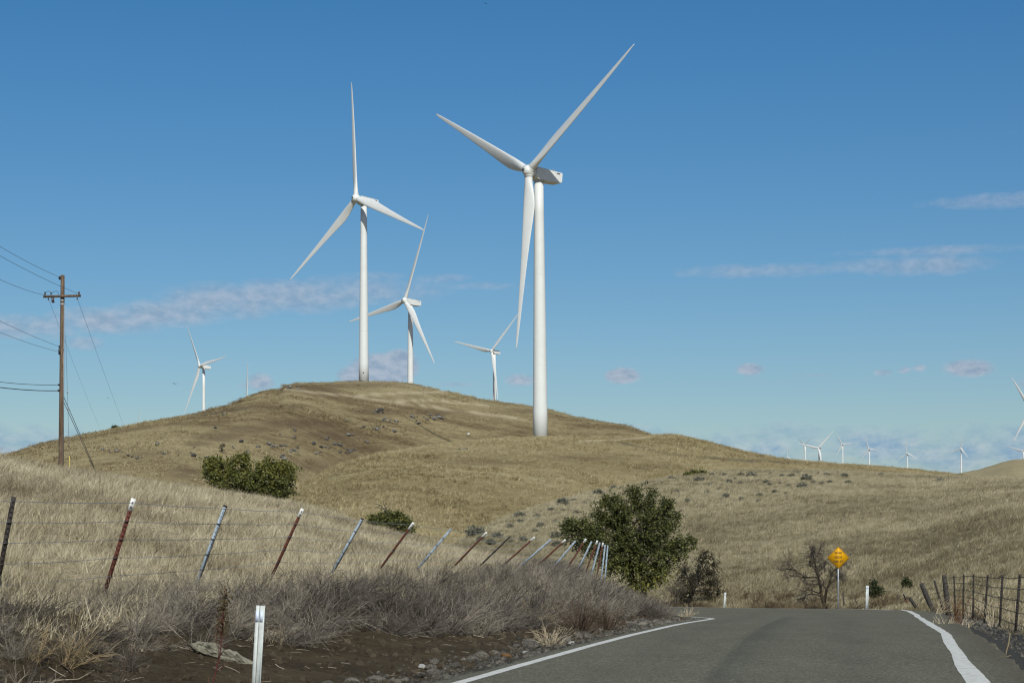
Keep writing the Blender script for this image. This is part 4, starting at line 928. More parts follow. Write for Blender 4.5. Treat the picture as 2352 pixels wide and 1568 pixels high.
for i, (px, py, rad) in enumerate(sage):
    d = hit(px, py, 95)
    if d is None or d > 300: continue
    s_ = rad * 1.12 * d / F0
    o = obj('sagebrush', SG[i % 6], loc=G(px, d) + Vector((0, 0, .1 * s_))); o.rotation_euler = (0, 0, random.uniform(0, 6.28)); s_ *= .9; o.scale = (s_, s_, s_ * random.uniform(.9, 1.25))
    tag(o, 'grey green sagebrush clump growing on the hillside beyond the bend', 'sagebrush', 'sagebrush clumps on the hillside')

# weeds and dead stalks, each a plant of its own
def weed(name, label, px, py, d, h, n, mat, seed, spread=.35, lean=(0, 0), w=.006, kids=2, cat='weed', up=1.0, rad=.05, sink=0.0):
    if d is None: d = hit(px, py)
    o = obj(name, twigs(n, h, w, lean, spread, seed, up, kids, rad).mesh(name, [M[mat]]), loc=G(px, d) - Vector((0, 0, sink)))
    return tag(o, label, cat)
M['gold_stalk'] = simple('gold_stalk', (0.25, 0.19, 0.105), 0.85, var=.2, scale=4)
M['pale_stalk'] = simple('pale_stalk', (0.42, 0.35, 0.24), 0.85, var=.2, scale=4)
M['rusty_stalk'] = simple('rusty_stalk', (0.14, 0.075, 0.035), 0.85, var=.25, scale=4)
M['red_stalk'] = simple('red_stalk', (0.085, 0.022, 0.020), 0.7, var=.2, scale=4)
M['brown_stalk'] = simple('brown_stalk', (0.085, 0.058, 0.038), 0.85, var=.25, scale=4)
weed('dry_bush', 'golden dry tumbleweed at the left foot of the bank', 150, 1528, None, .55, 34, 'gold_stalk', 301, .45, (.75, -.1), .0045, 4, 'dry bush')
weed('dry_bush', 'second golden dry clump left of the golden tumbleweed', 72, 1520, None, .42, 18, 'gold_stalk', 302, .5, (.3, -.2), .004, 4, 'dry bush')
weed('weed', 'brown dead weed clump on the bank above the roadside rocks', 1335, 1462, None, .75, 80, 'brown_stalk', 303, .5, (0, -.1), .0055, 4)
weed('weed', 'second brown dead weed clump right of the first on the bank', 1395, 1450, None, .6, 60, 'brown_stalk', 304, .5, (0, -.1), .005, 4)
weed('weed', 'pale tan tangle of dry stems beside the roadside rocks', 1265, 1482, None, .42, 50, 'pale_stalk', 305, .8, (-.2, 0), .005, 3)
weed('weed', 'bleached twig pile lying on the bank below the leaning posts', 1215, 1425, None, .6, 45, 'gold_stalk', 306, .9, (.3, -.2), .006, 3, up=.4)
weed('weed', 'small pale dead weed at the nose of the bank', 1580, 1418, None, .4, 40, 'pale_stalk', 307, .6, (-.2, 0), .007, 3)
weed('weed', 'rusty orange weed beside the right fence at the asphalt edge', 2198, 1438, None, .72, 20, 'rusty_stalk', 308, .18, (0, 0), .007, 3)
weed('weed', 'bleached straw stubble at the foot of the rusty weed', 2190, 1440, None, .36, 36, 'pale_stalk', 309, .3, (0, -.05), .008, 1, rad=.3)
weed('weed', 'pale fallen stalks leaning beside the tilted wooden post', 2150, 1412, None, 1.1, 14, 'pale_stalk', 310, .25, (.9, 0), .012, 2)
weed('weed', 'pale dry grass clump between the right fence posts', 2320, 1440, None, .75, 60, 'pale_stalk', 311, .3, (0, 0), .007, 1, rad=.5)
weed('weed', 'pale dry grass clump behind the right fence posts', 2262, 1415, None, .8, 60, 'pale_stalk', 315, .3, (0, 0), .008, 1, rad=.6)
weed('weed', 'low dark brush at the foot of the right fence posts', 2240, 1424, None, .45, 60, 'brown_stalk', 312, .8, (0, 0), .008, 3)
weed('weed', 'tan dead brush behind the road crest on the right', 2040, 1396, 82.0, .9, 60, 'gold_stalk', 313, .6, (0.2, 0), .014, 3)
# the tall reddish weed in front of the brush
d = 14.0; b = G(480, d)
tw_ = MB(); gq = np.random.default_rng(9)
st = np.array(px_line([(484, 1600), (488, 1572), (497, 1535), (505, 1500), (510, 1460), (512, 1425), (515, 1390), (517, 1352)], 480, b, d)); tw_.tube(st, np.linspace(.009, .003, len(st)), 5)
for _ in range(16):
    f = gq.uniform(.25, .7) * 7; i = int(f); p0 = st[i] + (st[i + 1] - st[i]) * (f - i); e = np.array([gq.normal(0, .4), gq.normal(0, .4), gq.uniform(.3, .9)]); tw_.tube(np.stack([p0, p0 + e * .08, p0 + e * .14 + (0, 0, .03)]), np.array([.004, .003, .002]), 3)
wo = empty('tall_weed', b); tag(wo, 'tall thin reddish weed in front of the brush left of the white post', 'weed')
obj('stem', tw_.mesh('stem', [M['red_stalk']]), wo)
hd = MB(); c_ = []
for _ in range(420):
    f = gq.uniform(.58, 1.0) * 7; i = min(int(f), 6); c_.append(st[i] + (st[i + 1] - st[i]) * (f - i) + gq.normal(0, 1, 3) * (.030, .030, .02))
leaves(hd, np.array(c_), .022, gq.uniform(.3, .9, len(c_)), gq)
M['seed_head'] = leaf_mat('seed_head', [(0, (.045, .030, .012)), (1, (.12, .085, .035))])
obj('seed_head', hd.mesh('seed_head', [M['seed_head']], False, 'tint'), wo)
for px, py, h, sd, lab in [(492, 1560, .33, 1, 'thin orange weed stalk left of the tall reddish weed'), (296, 1545, .35, 2, 'thin bare dead stalk on the dirt at the bottom left')]:
    weed('weed', lab, px, py, 14.2 if sd == 1 else None, h, 5, 'rusty_stalk' if sd == 1 else 'brown_stalk', 320 + sd, .12, (0, 0), .005, 2)
def fallen(label, pts, d0, r0, mat='brown_stalk'):
    q = []
    for px, py in pts:
        dd_ = hit(px, py) or d0; q.append(np.array(G(px, dd_)) + (0, 0, r0 + .01))
    mb = MB(); mb.tube(q, np.linspace(r0, r0 * .5, len(q)), 5); tag(obj('fallen_twig', mb.mesh('fallen_twig', [M[mat]])), label, 'twig')
fallen('curved dark twig lying on the dirt at the bottom left corner', [(138, 1528), (155, 1540), (168, 1552), (170, 1562)], 15, .012)
fallen('long pale fallen stalk at the bottom edge beside the curved twig', [(120, 1566), (180, 1563), (215, 1545), (262, 1505)], 15, .006, 'pale_stalk')
dt = hit(2310, 1508); bdt = G(2310, dt)
mb = MB()
for pl, r0 in [([(2310, 1509), (2311, 1496), (2316, 1480), (2320, 1455)], .012), ([(2310, 1507), (2300, 1504), (2292, 1496), (2289, 1485)], .010), ([(2309, 1508), (2316, 1506), (2322, 1504)], .008)]:
    q = np.array(px_line(pl, 2310, bdt, dt)); mb.tube(q, np.linspace(r0, r0 * .5, len(q)), 5)
tag(obj('dead_weed', mb.mesh('dead_weed', [M['gold_stalk']]), loc=bdt), 'bare forked dead weed on the gravel at the right edge', 'weed')

# ------------------------------------------------------------------ wind turbines
def blade_mesh(name, hi=True):
    """blade of 53 m along +Z, leading edge +X, upwind +Y"""
    S = [(0, 1.15, 1.15, 0), (.025, 1.15, 1.15, 0), (.06, 1.25, 1.05, .1), (.10, 1.55, .88, .35), (.15, 1.88, .66, .6), (.20, 2.0, .54, .8), (.27, 1.88, .46, .75), (.36, 1.62, .37, .6), (.48, 1.33, .28, .45), (.62, 1.03, .20, .3), (.76, .76, .14, .2), (.88, .54, .09, .12), (.95, .38, .06, .08), (.985, .22, .035, .05), (1, .05, .015, .0)]
    n = 18 if hi else 8; V = []
    if not hi: S = S[::2]
    for f, ch, th_, off in S:
        tw_ = R(np.interp(f, [0, .2, .5, 1], [16, 14, 6, 2]) + 3)
        ang = np.arange(n) * 2 * np.pi / n
        x = ch * np.cos(ang); y = th_ * np.sin(ang)
        rnd = np.clip((f - .05) / .12, 0, 1)
        y = y * (1 - rnd * .55 * (1 - np.cos(ang)) / 2)            # thin towards the trailing edge
        x = x - off
        bend = .9 * f ** 2.4
        V.append(np.stack([x * math.cos(tw_) - y * math.sin(tw_), x * math.sin(tw_) + y * math.cos(tw_) + bend * 0.8, np.full(n, f * 53.0)], -1))
    V = np.concatenate(V); m_ = len(S); i, j = np.meshgrid(np.arange(m_ - 1), np.arange(n), indexing='ij'); j2 = (j + 1) % n
    q = np.stack([i * n + j, i * n + j2, (i + 1) * n + j2, (i + 1) * n + j], -1).reshape(-1, 4)
    t_ = [(0, k + 1, k) for k in range(1, n - 1)] + [((m_ - 1) * n, (m_ - 1) * n + k, (m_ - 1) * n + k + 1) for k in range(1, n - 1)]
    return mesh_np(name, V, [q, np.array(t_)], [M['turbine_white']], True)
def nacelle_mesh():
    """housing in the frame x back (downwind), y sideways, z up; tower axis at x = 4.2 behind the hub centre"""
    bm = bmesh.new()
    prof = [(1.5, 1.1), (1.9, 1.45), (11.3, 1.45), (11.3, -1.35), (10.8, -1.65), (6.2, -2.1), (2.6, -2.0), (1.5, -1.25)]
    for sy in (-1, 1):
        [bm.verts.new((x, sy * (1.55 if x < 1.8 else 1.85), z)) for x, z in prof]
    bm.verts.ensure_lookup_table(); n = len(prof)
    bm.faces.new([bm.verts[i] for i in range(n)]); bm.faces.new([bm.verts[n + i] for i in range(n)][::-1])
    for i in range(n): bm.faces.new([bm.verts[i], bm.verts[n + i], bm.verts[n + (i + 1) % n], bm.verts[(i + 1) % n]])
    bmesh.ops.recalc_face_normals(bm, faces=bm.faces)
    bmesh.ops.bevel(bm, geom=[e for e in bm.edges], offset=.16, segments=2, affect='EDGES', clamp_overlap=True)
    me = bpy.data.meshes.new('nacelle'); bm.to_mesh(me); bm.free(); me.materials.append(M['turbine_white'])
    return me
def hub_mesh():
    pr = [(1.75, 0.0), (1.75, 1.35), (1.3, 1.62), (.6, 1.75), (-.3, 1.75), (-1.0, 1.6), (-1.6, 1.22), (-2.0, .7), (-2.12, 0.0)]
    n = 24; V = []; 
    for x, r_ in pr: V += [(x, r_ * math.cos(a_), r_ * math.sin(a_)) for a_ in np.arange(n) * 2 * np.pi / n]
    m_ = len(pr); i, j = np.meshgrid(np.arange(m_ - 1), np.arange(n), indexing='ij'); j2 = (j + 1) % n
    q = np.stack([i * n + j, (i + 1) * n + j, (i + 1) * n + j2, i * n + j2], -1).reshape(-1, 4)
    return mesh_np('hub', V, q, [M['turbine_white']], True)
BL, BLo, NA, HU = blade_mesh('blade'), blade_mesh('blade', False), nacelle_mesh(), hub_mesh()
def mk(fn):
    mb = MB(); fn(mb); return mb
COLLAR = mk(lambda m: m.tube([(0, 0, .95), (0, 0, 1.25), (0, 0, 1.9)], [1.3, 1.28, 1.22], 20)).mesh('blade_collar', [M['turbine_white']], True)
SEAM = mk(lambda m: m.tube([(0, 0, 1.9), (0, 0, 1.98)], 1.19, 20)).mesh('root_ring', [M['turbine_grey']])
VENT = mk(lambda m: m.box((0, 0, 0), (.62, .03, .17))).mesh('vent', [M['turbine_grey']])
MAST = mk(lambda m: (m.tube([(0, 0, 0), (0, 0, 1.1)], .04, 5), m.tube([(-.35, 0, .9), (.35, 0, .9)], .035, 5), m.box((.35, 0, 1.0), (.09, .09, .12)), m.box((-.35, 0, 1.0), (.07, .07, .14)))).mesh('wind_vane', [M['galvanised']])
NOSE = mk(lambda m: m.tube([(-2.02, 0, 0), (-2.16, 0, 0)], .5, 16)).mesh('nose_hatch', [M['turbine_grey']])
def turbine(label, hubpx, dK, psi, th, Rm, foot=None, hi=True, roll=0.0, group=None, hatch=None):
    """dK: true distance in metres; psi: how far the rotor axis is turned to the left of facing us; foot: photo column of the tower foot"""
    d = dK / K; H = P(hubpx[0], hubpx[1], d); S = Rm / 53.0
    ps, tau = R(psi), R(5)
    ax = Vector((-math.sin(ps) * math.cos(tau), -math.cos(ps) * math.cos(tau), math.sin(tau)))
    hv = Vector((math.cos(ps), -math.sin(ps), 0)); v = ax.cross(hv)
    if v.z < 0: v = -v
    back = -ax; bh = Vector((math.sin(ps), math.cos(ps), 0))
    T = H + bh * 4.3 * S                                # tower axis
    fx = CX + T.x * F0 / d; zg = min(float(zxy(T.x, T.y)), float(zxy(T.x, T.y - 2 * S))) - .4
    root = empty('wind_turbine', (T.x, T.y, zg)); tag(root, label, 'wind turbine', group or 'white wind turbines on the hills')
    B = Vector((T.x, T.y, zg))
    ztop = H.z - B.z - 1.9 * S
    hgt = max(ztop, 5); tk = 1.0 if hi else 1.5 if dK > 4000 else 1.1
    mb = MB(); zs = np.linspace(0, hgt, 9)
    mb.tube([(roll * z_, 0, z_) for z_ in zs], np.interp(zs, [0, hgt * .12, hgt], [2.2 * S * tk, 2.12 * S * tk, 1.34 * S * tk]), 36 if hi else 14)
    tw_ = obj('tower', mb.mesh('tower', [M['turbine_white']], True), root)
    if hi:
        for f in (.30, .64):
            z_ = hgt * f; r_ = float(np.interp(z_, [0, hgt * .12, hgt], [2.2 * S, 2.12 * S, 1.34 * S]))
            m2 = MB(); m2.tube([(roll * z_, 0, z_ - .06), (roll * z_, 0, z_ + .06)], r_ + .012, 36); obj('flange', m2.mesh('flange', [M['turbine_white']]), tw_)
        m2 = MB(); m2.tube([(0, 0, -.3), (0, 0, .35)], 2.75 * S, 32); obj('foundation', m2.mesh('foundation', [M['slab_rock']]), root)
    if hatch:
        z_ = hgt * hatch; r_ = float(np.interp(z_, [0, hgt], [2.2 * S, 1.34 * S]))
        m2 = MB(); m2.tube([(0, -r_ - .06, z_), (0, -r_ + .3, z_)], .34, 12); obj('tower_vent', m2.mesh('tower_vent', [M['turbine_grey']]), tw_)
    Hl = H - B
    side = Vector((back.y, -back.x, 0)).normalized() * -1.0
    up = back.cross(side)
    if up.z < 0: side = -side; up = back.cross(side)
    Mn = Matrix((( back.x, side.x, up.x), (back.y, side.y, up.y), (back.z, side.z, up.z))).to_4x4()
    Mn = Matrix.Translation(Hl) @ Mn @ Matrix.Diagonal((S, S, S, 1))
    na = obj('nacelle', NA, root, M=Mn)
    hu = obj('hub', HU, root, M=Mn)
    if hi:
        for sy in (-1, 1): obj('vent', VENT, na, M=Matrix.Translation((9.6, sy * 1.86, .95)))
        obj('wind_vane', MAST, na, M=Matrix.Translation((9.4, .5, 1.42)))
        obj('nose_hatch', NOSE, hu)
    for k_ in range(3):
        a_ = R(th) + k_ * 2 * math.pi / 3
        zd = hv * math.sin(a_) + v * math.cos(a_); zd = (zd * math.cos(R(1)) + ax * math.sin(R(1))).normalized()
        xd = (hv * math.cos(a_) - v * math.sin(a_)).normalized(); yd = zd.cross(xd)
        if yd.dot(ax) < 0: yd = -yd
        Mb = Matrix(((xd.x, yd.x, zd.x), (xd.y, yd.y, zd.y), (xd.z, yd.z, zd.z))).to_4x4()
        bo = obj('blade', BL if hi else BLo, root, M=Matrix.Translation(Hl) @ Mb @ Matrix.Diagonal((S if hi else S * 1.35, S, S, 1)))
        if hi: obj('blade_collar', COLLAR, bo); obj('root_ring', SEAM, bo)
    return root
turbine('tallest white wind turbine in front on the golden knoll', (1215, 393), 599, 51.5, 58.1, 54.7, hi=True, roll=-.006)
turbine('white wind turbine on the bare hilltop with one blade straight up', (818, 456), 885, 46.3, 112.6, 53.9, hi=True, hatch=.07)
turbine('white wind turbine behind the hilltop, half the size of its hilltop neighbour', (930, 690), 1186, 47.5, 20.6, 52.6, hi=True)
turbine('distant white wind turbine just left of the tallest turbine tower', (1129, 806), 1985, 41.4, 44.7, 53.1, hi=True)
turbine('distant white wind turbine on the left shoulder of the hill', (459, 840), 1965, 51.7, 85.0, 53.6, hi=True)
turbine('far turbine with only one upright blade above the left hill slope', (566, 936), 2250, 51, 118.0, 53, hi=False)
turbine('farthest turbine on the left with just a faint blade tip showing', (314, 1000), 3600, 50, 8.0, 53, hi=False)
turbine('far small turbine with only its hub and one blade above the ridge', (1808.3, 1049.4), 6000, 50, 118, 38, hi=False)
turbine('far small turbine overlapped by its right neighbour on the ridge', (1847.6, 1021.3), 5730, 63.1, 61.5, 39.6, hi=False)
turbine('larger far turbine with one blade reaching high right on the ridge', (1879.5, 1028.5), 3385, 34.6, 44.6, 40.1, hi=False)
turbine('far turbine with a level right blade, left of the three even ones', (1934, 1020), 5575, 44.8, 88.1, 40.3, hi=False)
turbine('far turbine in the middle of the ridge row, blade slightly left of upright', (1995, 1030.6), 5484, 47.7, 100.2, 40.3, hi=False)
turbine('far turbine with one blade exactly upright near the ridge end', (2082.6, 1040), 5392, 46.8, 115.1, 40.0, hi=False)
turbine('far turbine standing alone in the saddle before the right hill', (2206, 1029.4), 5333, 49.1, 14.0, 39.9, hi=False)
turbine('far turbine cut by the right edge on top of the tan hill', (2349, 1035.7), 4300, 48, 48, 40, hi=False)
turbine('nearer turbine at the right edge with two blades in the picture', (2366, 935), 2299, 43.4, 85.7, 44.5, hi=False)

# ------------------------------------------------------------------ power pole and wires
def uniq(v): v = v / np.linalg.norm(v); return v
dP = 88.0; bP = G(140, dP); sP = dP / F0
pole = empty('utility_pole', bP); tag(pole, 'weathered brown wooden utility pole with one crossarm on the meadow crest', 'utility pole')
htop = (HY - 632) * sP - bP.z
lean = 4 * sP / htop
mb = MB(); zz_ = np.linspace(-.4, htop, 12); mb.tube([(lean * z_, 0, z_) for z_ in zz_], np.linspace(.155, .112, 12), 14)
obj('pole', mb.mesh('pole', [M['pole_wood']], True), pole)
za = (HY - 681) * sP - bP.z
def pl(px, py, y=0.0): return np.array([(px - 140) * sP, y, (HY - py) * sP - bP.z])
mb = MB(); A0, A1 = pl(101, 682, -.17), pl(187, 680, -.17); ux = uniq(A1 - A0)
mb.box((A0 + A1) / 2, (np.linalg.norm(A1 - A0) / 2, .06, .065), np.array([ux, (0, 1, 0), np.cross(ux, (0, 1, 0))]))
obj('crossarm', mb.mesh('crossarm', [M['pole_wood']]), pole)
def insulator(px, py, y=-.17, s=1.0, hang=False):
    c = pl(px, py, y); sg = -1 if hang else 1; m2 = MB()
    m2.tube([c, c + (0, 0, .05 * sg * s), c + (0, 0, .06 * sg * s), c + (0, 0, .10 * sg * s), c + (0, 0, .11 * sg * s), c + (0, 0, .17 * sg * s)], np.array([.03, .03, .06, .06, .045, .03]) * s, 10)
    return obj('insulator', m2.mesh('insulator', [M['porcelain']]), pole)
insulator(105, 678); insulator(183, 677); insulator(113, 685, s=.8, hang=True); insulator(179, 684, s=.8, hang=True); insulator(119, 678, s=.9)
m2 = MB(); m2.tube([pl(125, 685, -.2), pl(123, 690, -.22), pl(126, 696, -.22)], [.05, .075, .05], 8); m2.tube([pl(121, 684, -.2), pl(120, 692, -.25), pl(124, 697, -.25)], .02, 5); obj('fuse_cutout', m2.mesh('fuse_cutout', [M['porcelain']]), pole)
m2 = MB(); m2.tube(bez(pl(104, 677, -.17), pl(112, 664, -.17), pl(120, 674, -.17), 7), .012, 4); m2.tube(bez(pl(120, 674, -.17), pl(134, 664, -.17), pl(136, 676, -.15), 7), .012, 4); obj('jumper_wire', m2.mesh('jumper_wire', [M['black_cable']]), pole)
m2 = MB(); m2.box(pl(138, 639, -.1), (.05, .05, .09)); obj('pole_top_bracket', m2.mesh('pole_top_bracket', [M['dark_steel']]), pole)
m2 = MB(); m2.box(pl(138, 808, -.1), (.06, .06, .16)); m2.box(pl(138, 797, -.1), (.05, .05, .07)); obj('wire_bracket', m2.mesh('wire_bracket', [M['dark_steel']]), pole)
m2 = MB(); m2.box(pl(136, 884, -.12), (.04, .05, .05)); m2.box(pl(136, 897, -.12), (.05, .05, .06)); obj('cable_clamp', m2.mesh('cable_clamp', [M['dark_steel']]), pole)
for y0 in (690, 699):
    zc = (HY - y0) * sP - bP.z; m2 = MB(); m2.tube([(lean * zc, 0, zc - .045), (lean * zc, 0, zc + .045)], .127, 14); obj('metal_band', m2.mesh('metal_band', [M['galvanised']]), pole)
m2 = MB(); zl, zh = .2, (HY - 700) * sP - bP.z
m2.tube([(.125 + lean * zl, -.06, zl), (.115 + lean * zh, -.06, zh)], .018, 5); obj('conduit', m2.mesh('conduit', [M['galvanised']]), pole)
def wire(name, label, pts, dep, rad, mat, n=26):
    pts = np.asarray(pts, float); dep = np.asarray(dep, float)
    tt = np.linspace(0, 1, len(pts)); ts = np.linspace(0, 1, n)
    if len(pts) == 3:                                  # smooth sagging curve through three points
        L = lambda a_: a_[0] * (2 * (ts - .5) * (ts - 1)) + a_[1] * (4 * ts * (1 - ts)) + a_[2] * (2 * ts * (ts - .5))
    else: L = lambda a_: np.interp(ts, tt, a_)
    X, Y, D = L(pts[:, 0]), L(pts[:, 1]), np.interp(ts, tt, dep)
    q = np.stack([(X - CX) * D / F0, D * K, (HY - Y) * D / F0], -1)
    m2 = MB(); m2.tube(q, rad, 5); return tag(obj(name, m2.mesh(name, [M[mat]])), label, 'wire' if name != 'telephone_cable' else 'cable', 'wires and cables on the utility pole')
def span(label, a, b, rad):
    A, B = np.array(P(*a)), np.array(P(*b)); f = np.linspace(0, 1, 50)[:, None]
    q = A + (B - A) * f; q[:, 2] -= 4 * 2.5 * (f * (1 - f))[:, 0]
    m2 = MB(); m2.tube(q, rad, 5); return tag(obj('overhead_wire', m2.mesh('overhead_wire', [M['grey_cable']])), label, 'wire', 'wires and cables on the utility pole')
wire('overhead_wire', 'topmost wire running left from the pole top', [(-140, 470), (0, 566), (138, 637)], (66, 76, 87.9), .011, 'grey_cable')
wire('overhead_wire', 'second wire running left behind the pole to the right crossarm end', [(-140, 495), (10, 593), (183, 676)], (66, 76, 87.8), .011, 'grey_cable')
wire('overhead_wire', 'wire running left from the left crossarm end', [(-160, 560), (0, 642), (105, 678)], (66, 76, 87.8), .011, 'grey_cable')
wire('overhead_wire', 'upper of the two thin wires at the middle of the pole', [(-150, 655), (0, 737), (137, 796)], (66, 76, 87.9), .010, 'grey_cable')
wire('overhead_wire', 'lower of the two thin wires at the middle of the pole', [(-150, 690), (0, 763), (137, 808)], (66, 76, 87.9), .010, 'grey_cable')
wire('telephone_cable', 'upper thin black cable running left low on the pole', [(-150, 852), (0, 877), (134, 884)], (66, 76, 87.9), .014, 'black_cable')
wire('telephone_cable', 'lower thick black cable running left low on the pole', [(-150, 862), (0, 889.5), (134, 897)], (66, 76, 87.9), .022, 'black_cable')
span('thin wire going from the right crossarm end over the hill', (179, 689, 87.9), (330, 1062, 690), .009)
span('thin wire going from the left crossarm end over the hill', (113, 690, 87.9), (275, 1060, 690), .007)
ga = G(235, 86.5)
for (px, py), lab, dx in [((146, 910), 'upper of two black guy cables slanting to the ground', 0), ((146, 922), 'lower of two black guy cables slanting to the ground', -1.2)]:
    q0 = P(px, py, dP); m2 = MB(); m2.tube([q0, (q0 * .5 + (ga + Vector((dx * .02, 0, 0))) * .5) + Vector((0, 0, -.05)), ga + Vector((dx * .02, 0, -.1))], .017, 5); tag(obj('guy_cable', m2.mesh('guy_cable', [M['black_cable']])), lab, 'cable')
gb = G(161, 86.0); q0 = P(151, 770, dP)
gw = empty('guy_wire', gb); tag(gw, 'steep grey guy wire with a yellow guard at its foot', 'wire')
m2 = MB(); m2.tube([q0 - gb, Vector((0, 0, -.1))], .012, 5); obj('strand', m2.mesh('strand', [M['grey_cable']]), gw)
m2 = MB(); f = .16; m2.tube([(q0 - gb) * f, Vector((0, 0, -.05))], .024, 6); obj('guard', m2.mesh('guard', [M['yellow_guard']]), gw)
m2 = MB(); [m2.box((q0 - gb) * f_, (.03, .03, .07)) for f_ in (.48, .60)]; obj('guy_insulator', m2.mesh('guy_insulator', [M['galvanised']]), gw)

# ------------------------------------------------------------------ fences
TP = [(-.027, 0), (.027, 0), (.027, .006), (.005, .006), (.005, .032), (-.005, .032), (-.005, .006), (-.027, .006)]
CH = [(-.028, -.006), (.028, -.006), (.028, .016), (.021, .016), (.021, .001), (-.021, .001), (-.021, .016), (-.028, .016)]
fence = empty('wire_fence', G(307, 19.5)); tag(fence, 'leaning barbed wire fence of rusty and grey steel posts on the bank', 'fence')
fo = np.array(fence.location)
FP = [((-175, 1132), (-222, 1310), 's', 15.6), ((32, 1140), (0, 1312), 'd', 17.5), ((307, 1145), (240, 1362), 'r', 19.5), ((518, 1160), (450, 1345), 's', 23), ((695, 1168), (625, 1322), 'r', 27), ((833, 1190), (765, 1310), 's', 30.6), ((950, 1200), (868, 1312), 'r', 34.5), ((1036, 1214), (955, 1310), 's', 38), ((1118, 1222), (1035, 1308), 'r', 42), ((1172, 1231), (1095, 1306), 'd', 45.7), ((1228, 1233), (1150, 1303), 'r', 49.5), ((1266, 1238), (1205, 1291), 's', 53.2), ((1299, 1239), (1245, 1289), 'r', 57), ((1322, 1242), (1276, 1296), 's', 59.5), ((1346, 1237), (1309, 1295), 'r', 62), ((1359, 1243), (1334, 1295), 's', 64), ((1372, 1241), (1352, 1295), 'r', 66), ((1378, 1245), (1364, 1297), 's', 68), ((1385, 1246), (1375, 1299), 'r', 70), ((1390, 1250), (1384, 1301), 's', 72), ((1396, 1252), (1392, 1301), 's', 74)]
fm = {'r': 'rust', 's': 'steel', 'd': 'dark_steel'}
axes = []
for (tx, ty), (bx, by), kd, d in FP:
    p1 = np.array(P(tx, ty, d)); p0 = np.array(P(bx, by, d)); u = uniq(p1 - p0)
    zg = float(gz(bx, d)); p0 = p0 - u * max(.12, (p0[2] - zg) / u[2] + .08)
    L = np.linalg.norm(p1 - p0); uy = uniq(np.cross(u, (1, .25, 0))); ux = np.cross(uy, u); 
    rz = random.uniform(-.25, .25); ux, uy = ux * math.cos(rz) + uy * math.sin(rz), uy * math.cos(rz) - ux * math.sin(rz)
    if uy[1] < 0: uy = -uy
    p0l, p1l = p0 - fo, p1 - fo
    mb = MB(); w = max(1.0, min(1.25, d / 46))
    poly = np.array(TP if kd != 's' else CH) * w
    mb.prism(poly, p0l, p1l, ux, uy)
    nst = 22
    for k_ in range(nst):                          # the studs down the face
        c = p1l - u * (.05 + k_ * .062); mb.box(c - uy * .006, (.010, .006, .009), np.array([ux, uy, u]))
    po = obj('fence_post', mb.mesh('fence_post', [M[fm[kd]]]), fence)
    if kd == 'r':
        m2 = MB(); tl = .16 if d < 30 else .19; m2.prism(np.array(TP) * w * 1.12 + (0, -.0015), p1l - u * tl, p1l + u * .004, ux, uy); obj('painted_tip', m2.mesh('painted_tip', [M['white_paint']]), po)
    if kd == 's' and d < 35:
        m2 = MB(); m2.prism(np.array(CH) * 1.06, p1l - u * .03, p1l + u * .004, ux, uy); obj('post_cap', m2.mesh('post_cap', [M['dark_steel']]), po)
        m2 = MB(); m2.prism([(.016, -.009), (.031, -.009), (.031, .018), (.016, .018)], p0l, p1l - u * .031, ux, uy); obj('dark_edge', m2.mesh('dark_edge', [M['dark_steel']]), po)
    if d < 45:
        m2 = MB(); 
        for k_ in range(1, 6): m2.box(p1l - u * (.055 + .243 * k_) - uy * .01, (.030, .012, .006), np.array([ux, uy, u]))
        tag(obj('wire_clips', m2.mesh('wire_clips', [M['dark_steel']]), po), kind='stuff')
    axes.append((p1l, u, uy))
for k_ in range(6):
    q = []
    for i in range(len(axes)):
        p = axes[i][0] - axes[i][1] * (.055 + .243 * k_) - axes[i][2] * .012
        if i:
            pm = (q[-1] + p) / 2 + np.array([0, 0, -.006 - .012 * random.random()]); q.append((q[-1] * .6 + pm * .4) * .5 + pm * .5); q[-1] = pm
        q.append(p)
    m2 = MB(); m2.tube(q, .0032 if k_ == 0 else .0028, 4)
    for i in range(min(len(q) - 1, 22)):              # barbs on the near spans
        n_ = int(np.linalg.norm(q[i + 1] - q[i]) / .14)
        for j in range(n_):
            c = q[i] + (q[i + 1] - q[i]) * (j + .5) / n_; e = np.array([random.gauss(0, .3), random.gauss(0, .3), 1]) * .017; m2.add([c - e, c + e, c + (.005, 0, 0)], None, [(0, 1, 2)])
    obj('barbed_wire', m2.mesh('barbed_wire', [M['wire']]), fence)

# fence on the right and round the bend
rf = empty('wire_fence', G(2331, 30.6)); tag(rf, 'dark post and wire fence standing along the right shoulder', 'fence'); ro = np.array(rf.location)
RF = [((2404, 1312), (2388, 1492), 's', 26.5), ((2343, 1317.6), (2331, 1467), 's', 30.6), ((2302.8, 1318.6), (2295.7, 1450.8), 's', 35.5), ((2269, 1319.6), (2260.8, 1431), 's', 41), ((2236, 1317.6), (2235, 1410), 's', 48.5), ((2213.6, 1317.6), (2212, 1405), 's', 53), ((2191, 1320.6), (2194.5, 1408), 't', 57), ((2168.7, 1319.6), (2178, 1409), 'w', 61), ((2145.7, 1332), (2168.7, 1411), 't', 65), ((2116, 1339), (2146, 1411), 'W', 69), ((2089, 1371), (2111, 1404), 'w2', 75), ((2075, 1363), (2090.5, 1401), 'r', 80), ((2060, 1365), (2079, 1400), 'w2', 84), ((2049, 1357), (2064, 1398), 'r', 88), ((2015, 1347), (2028, 1380), 'r', 93)]
raxes = []
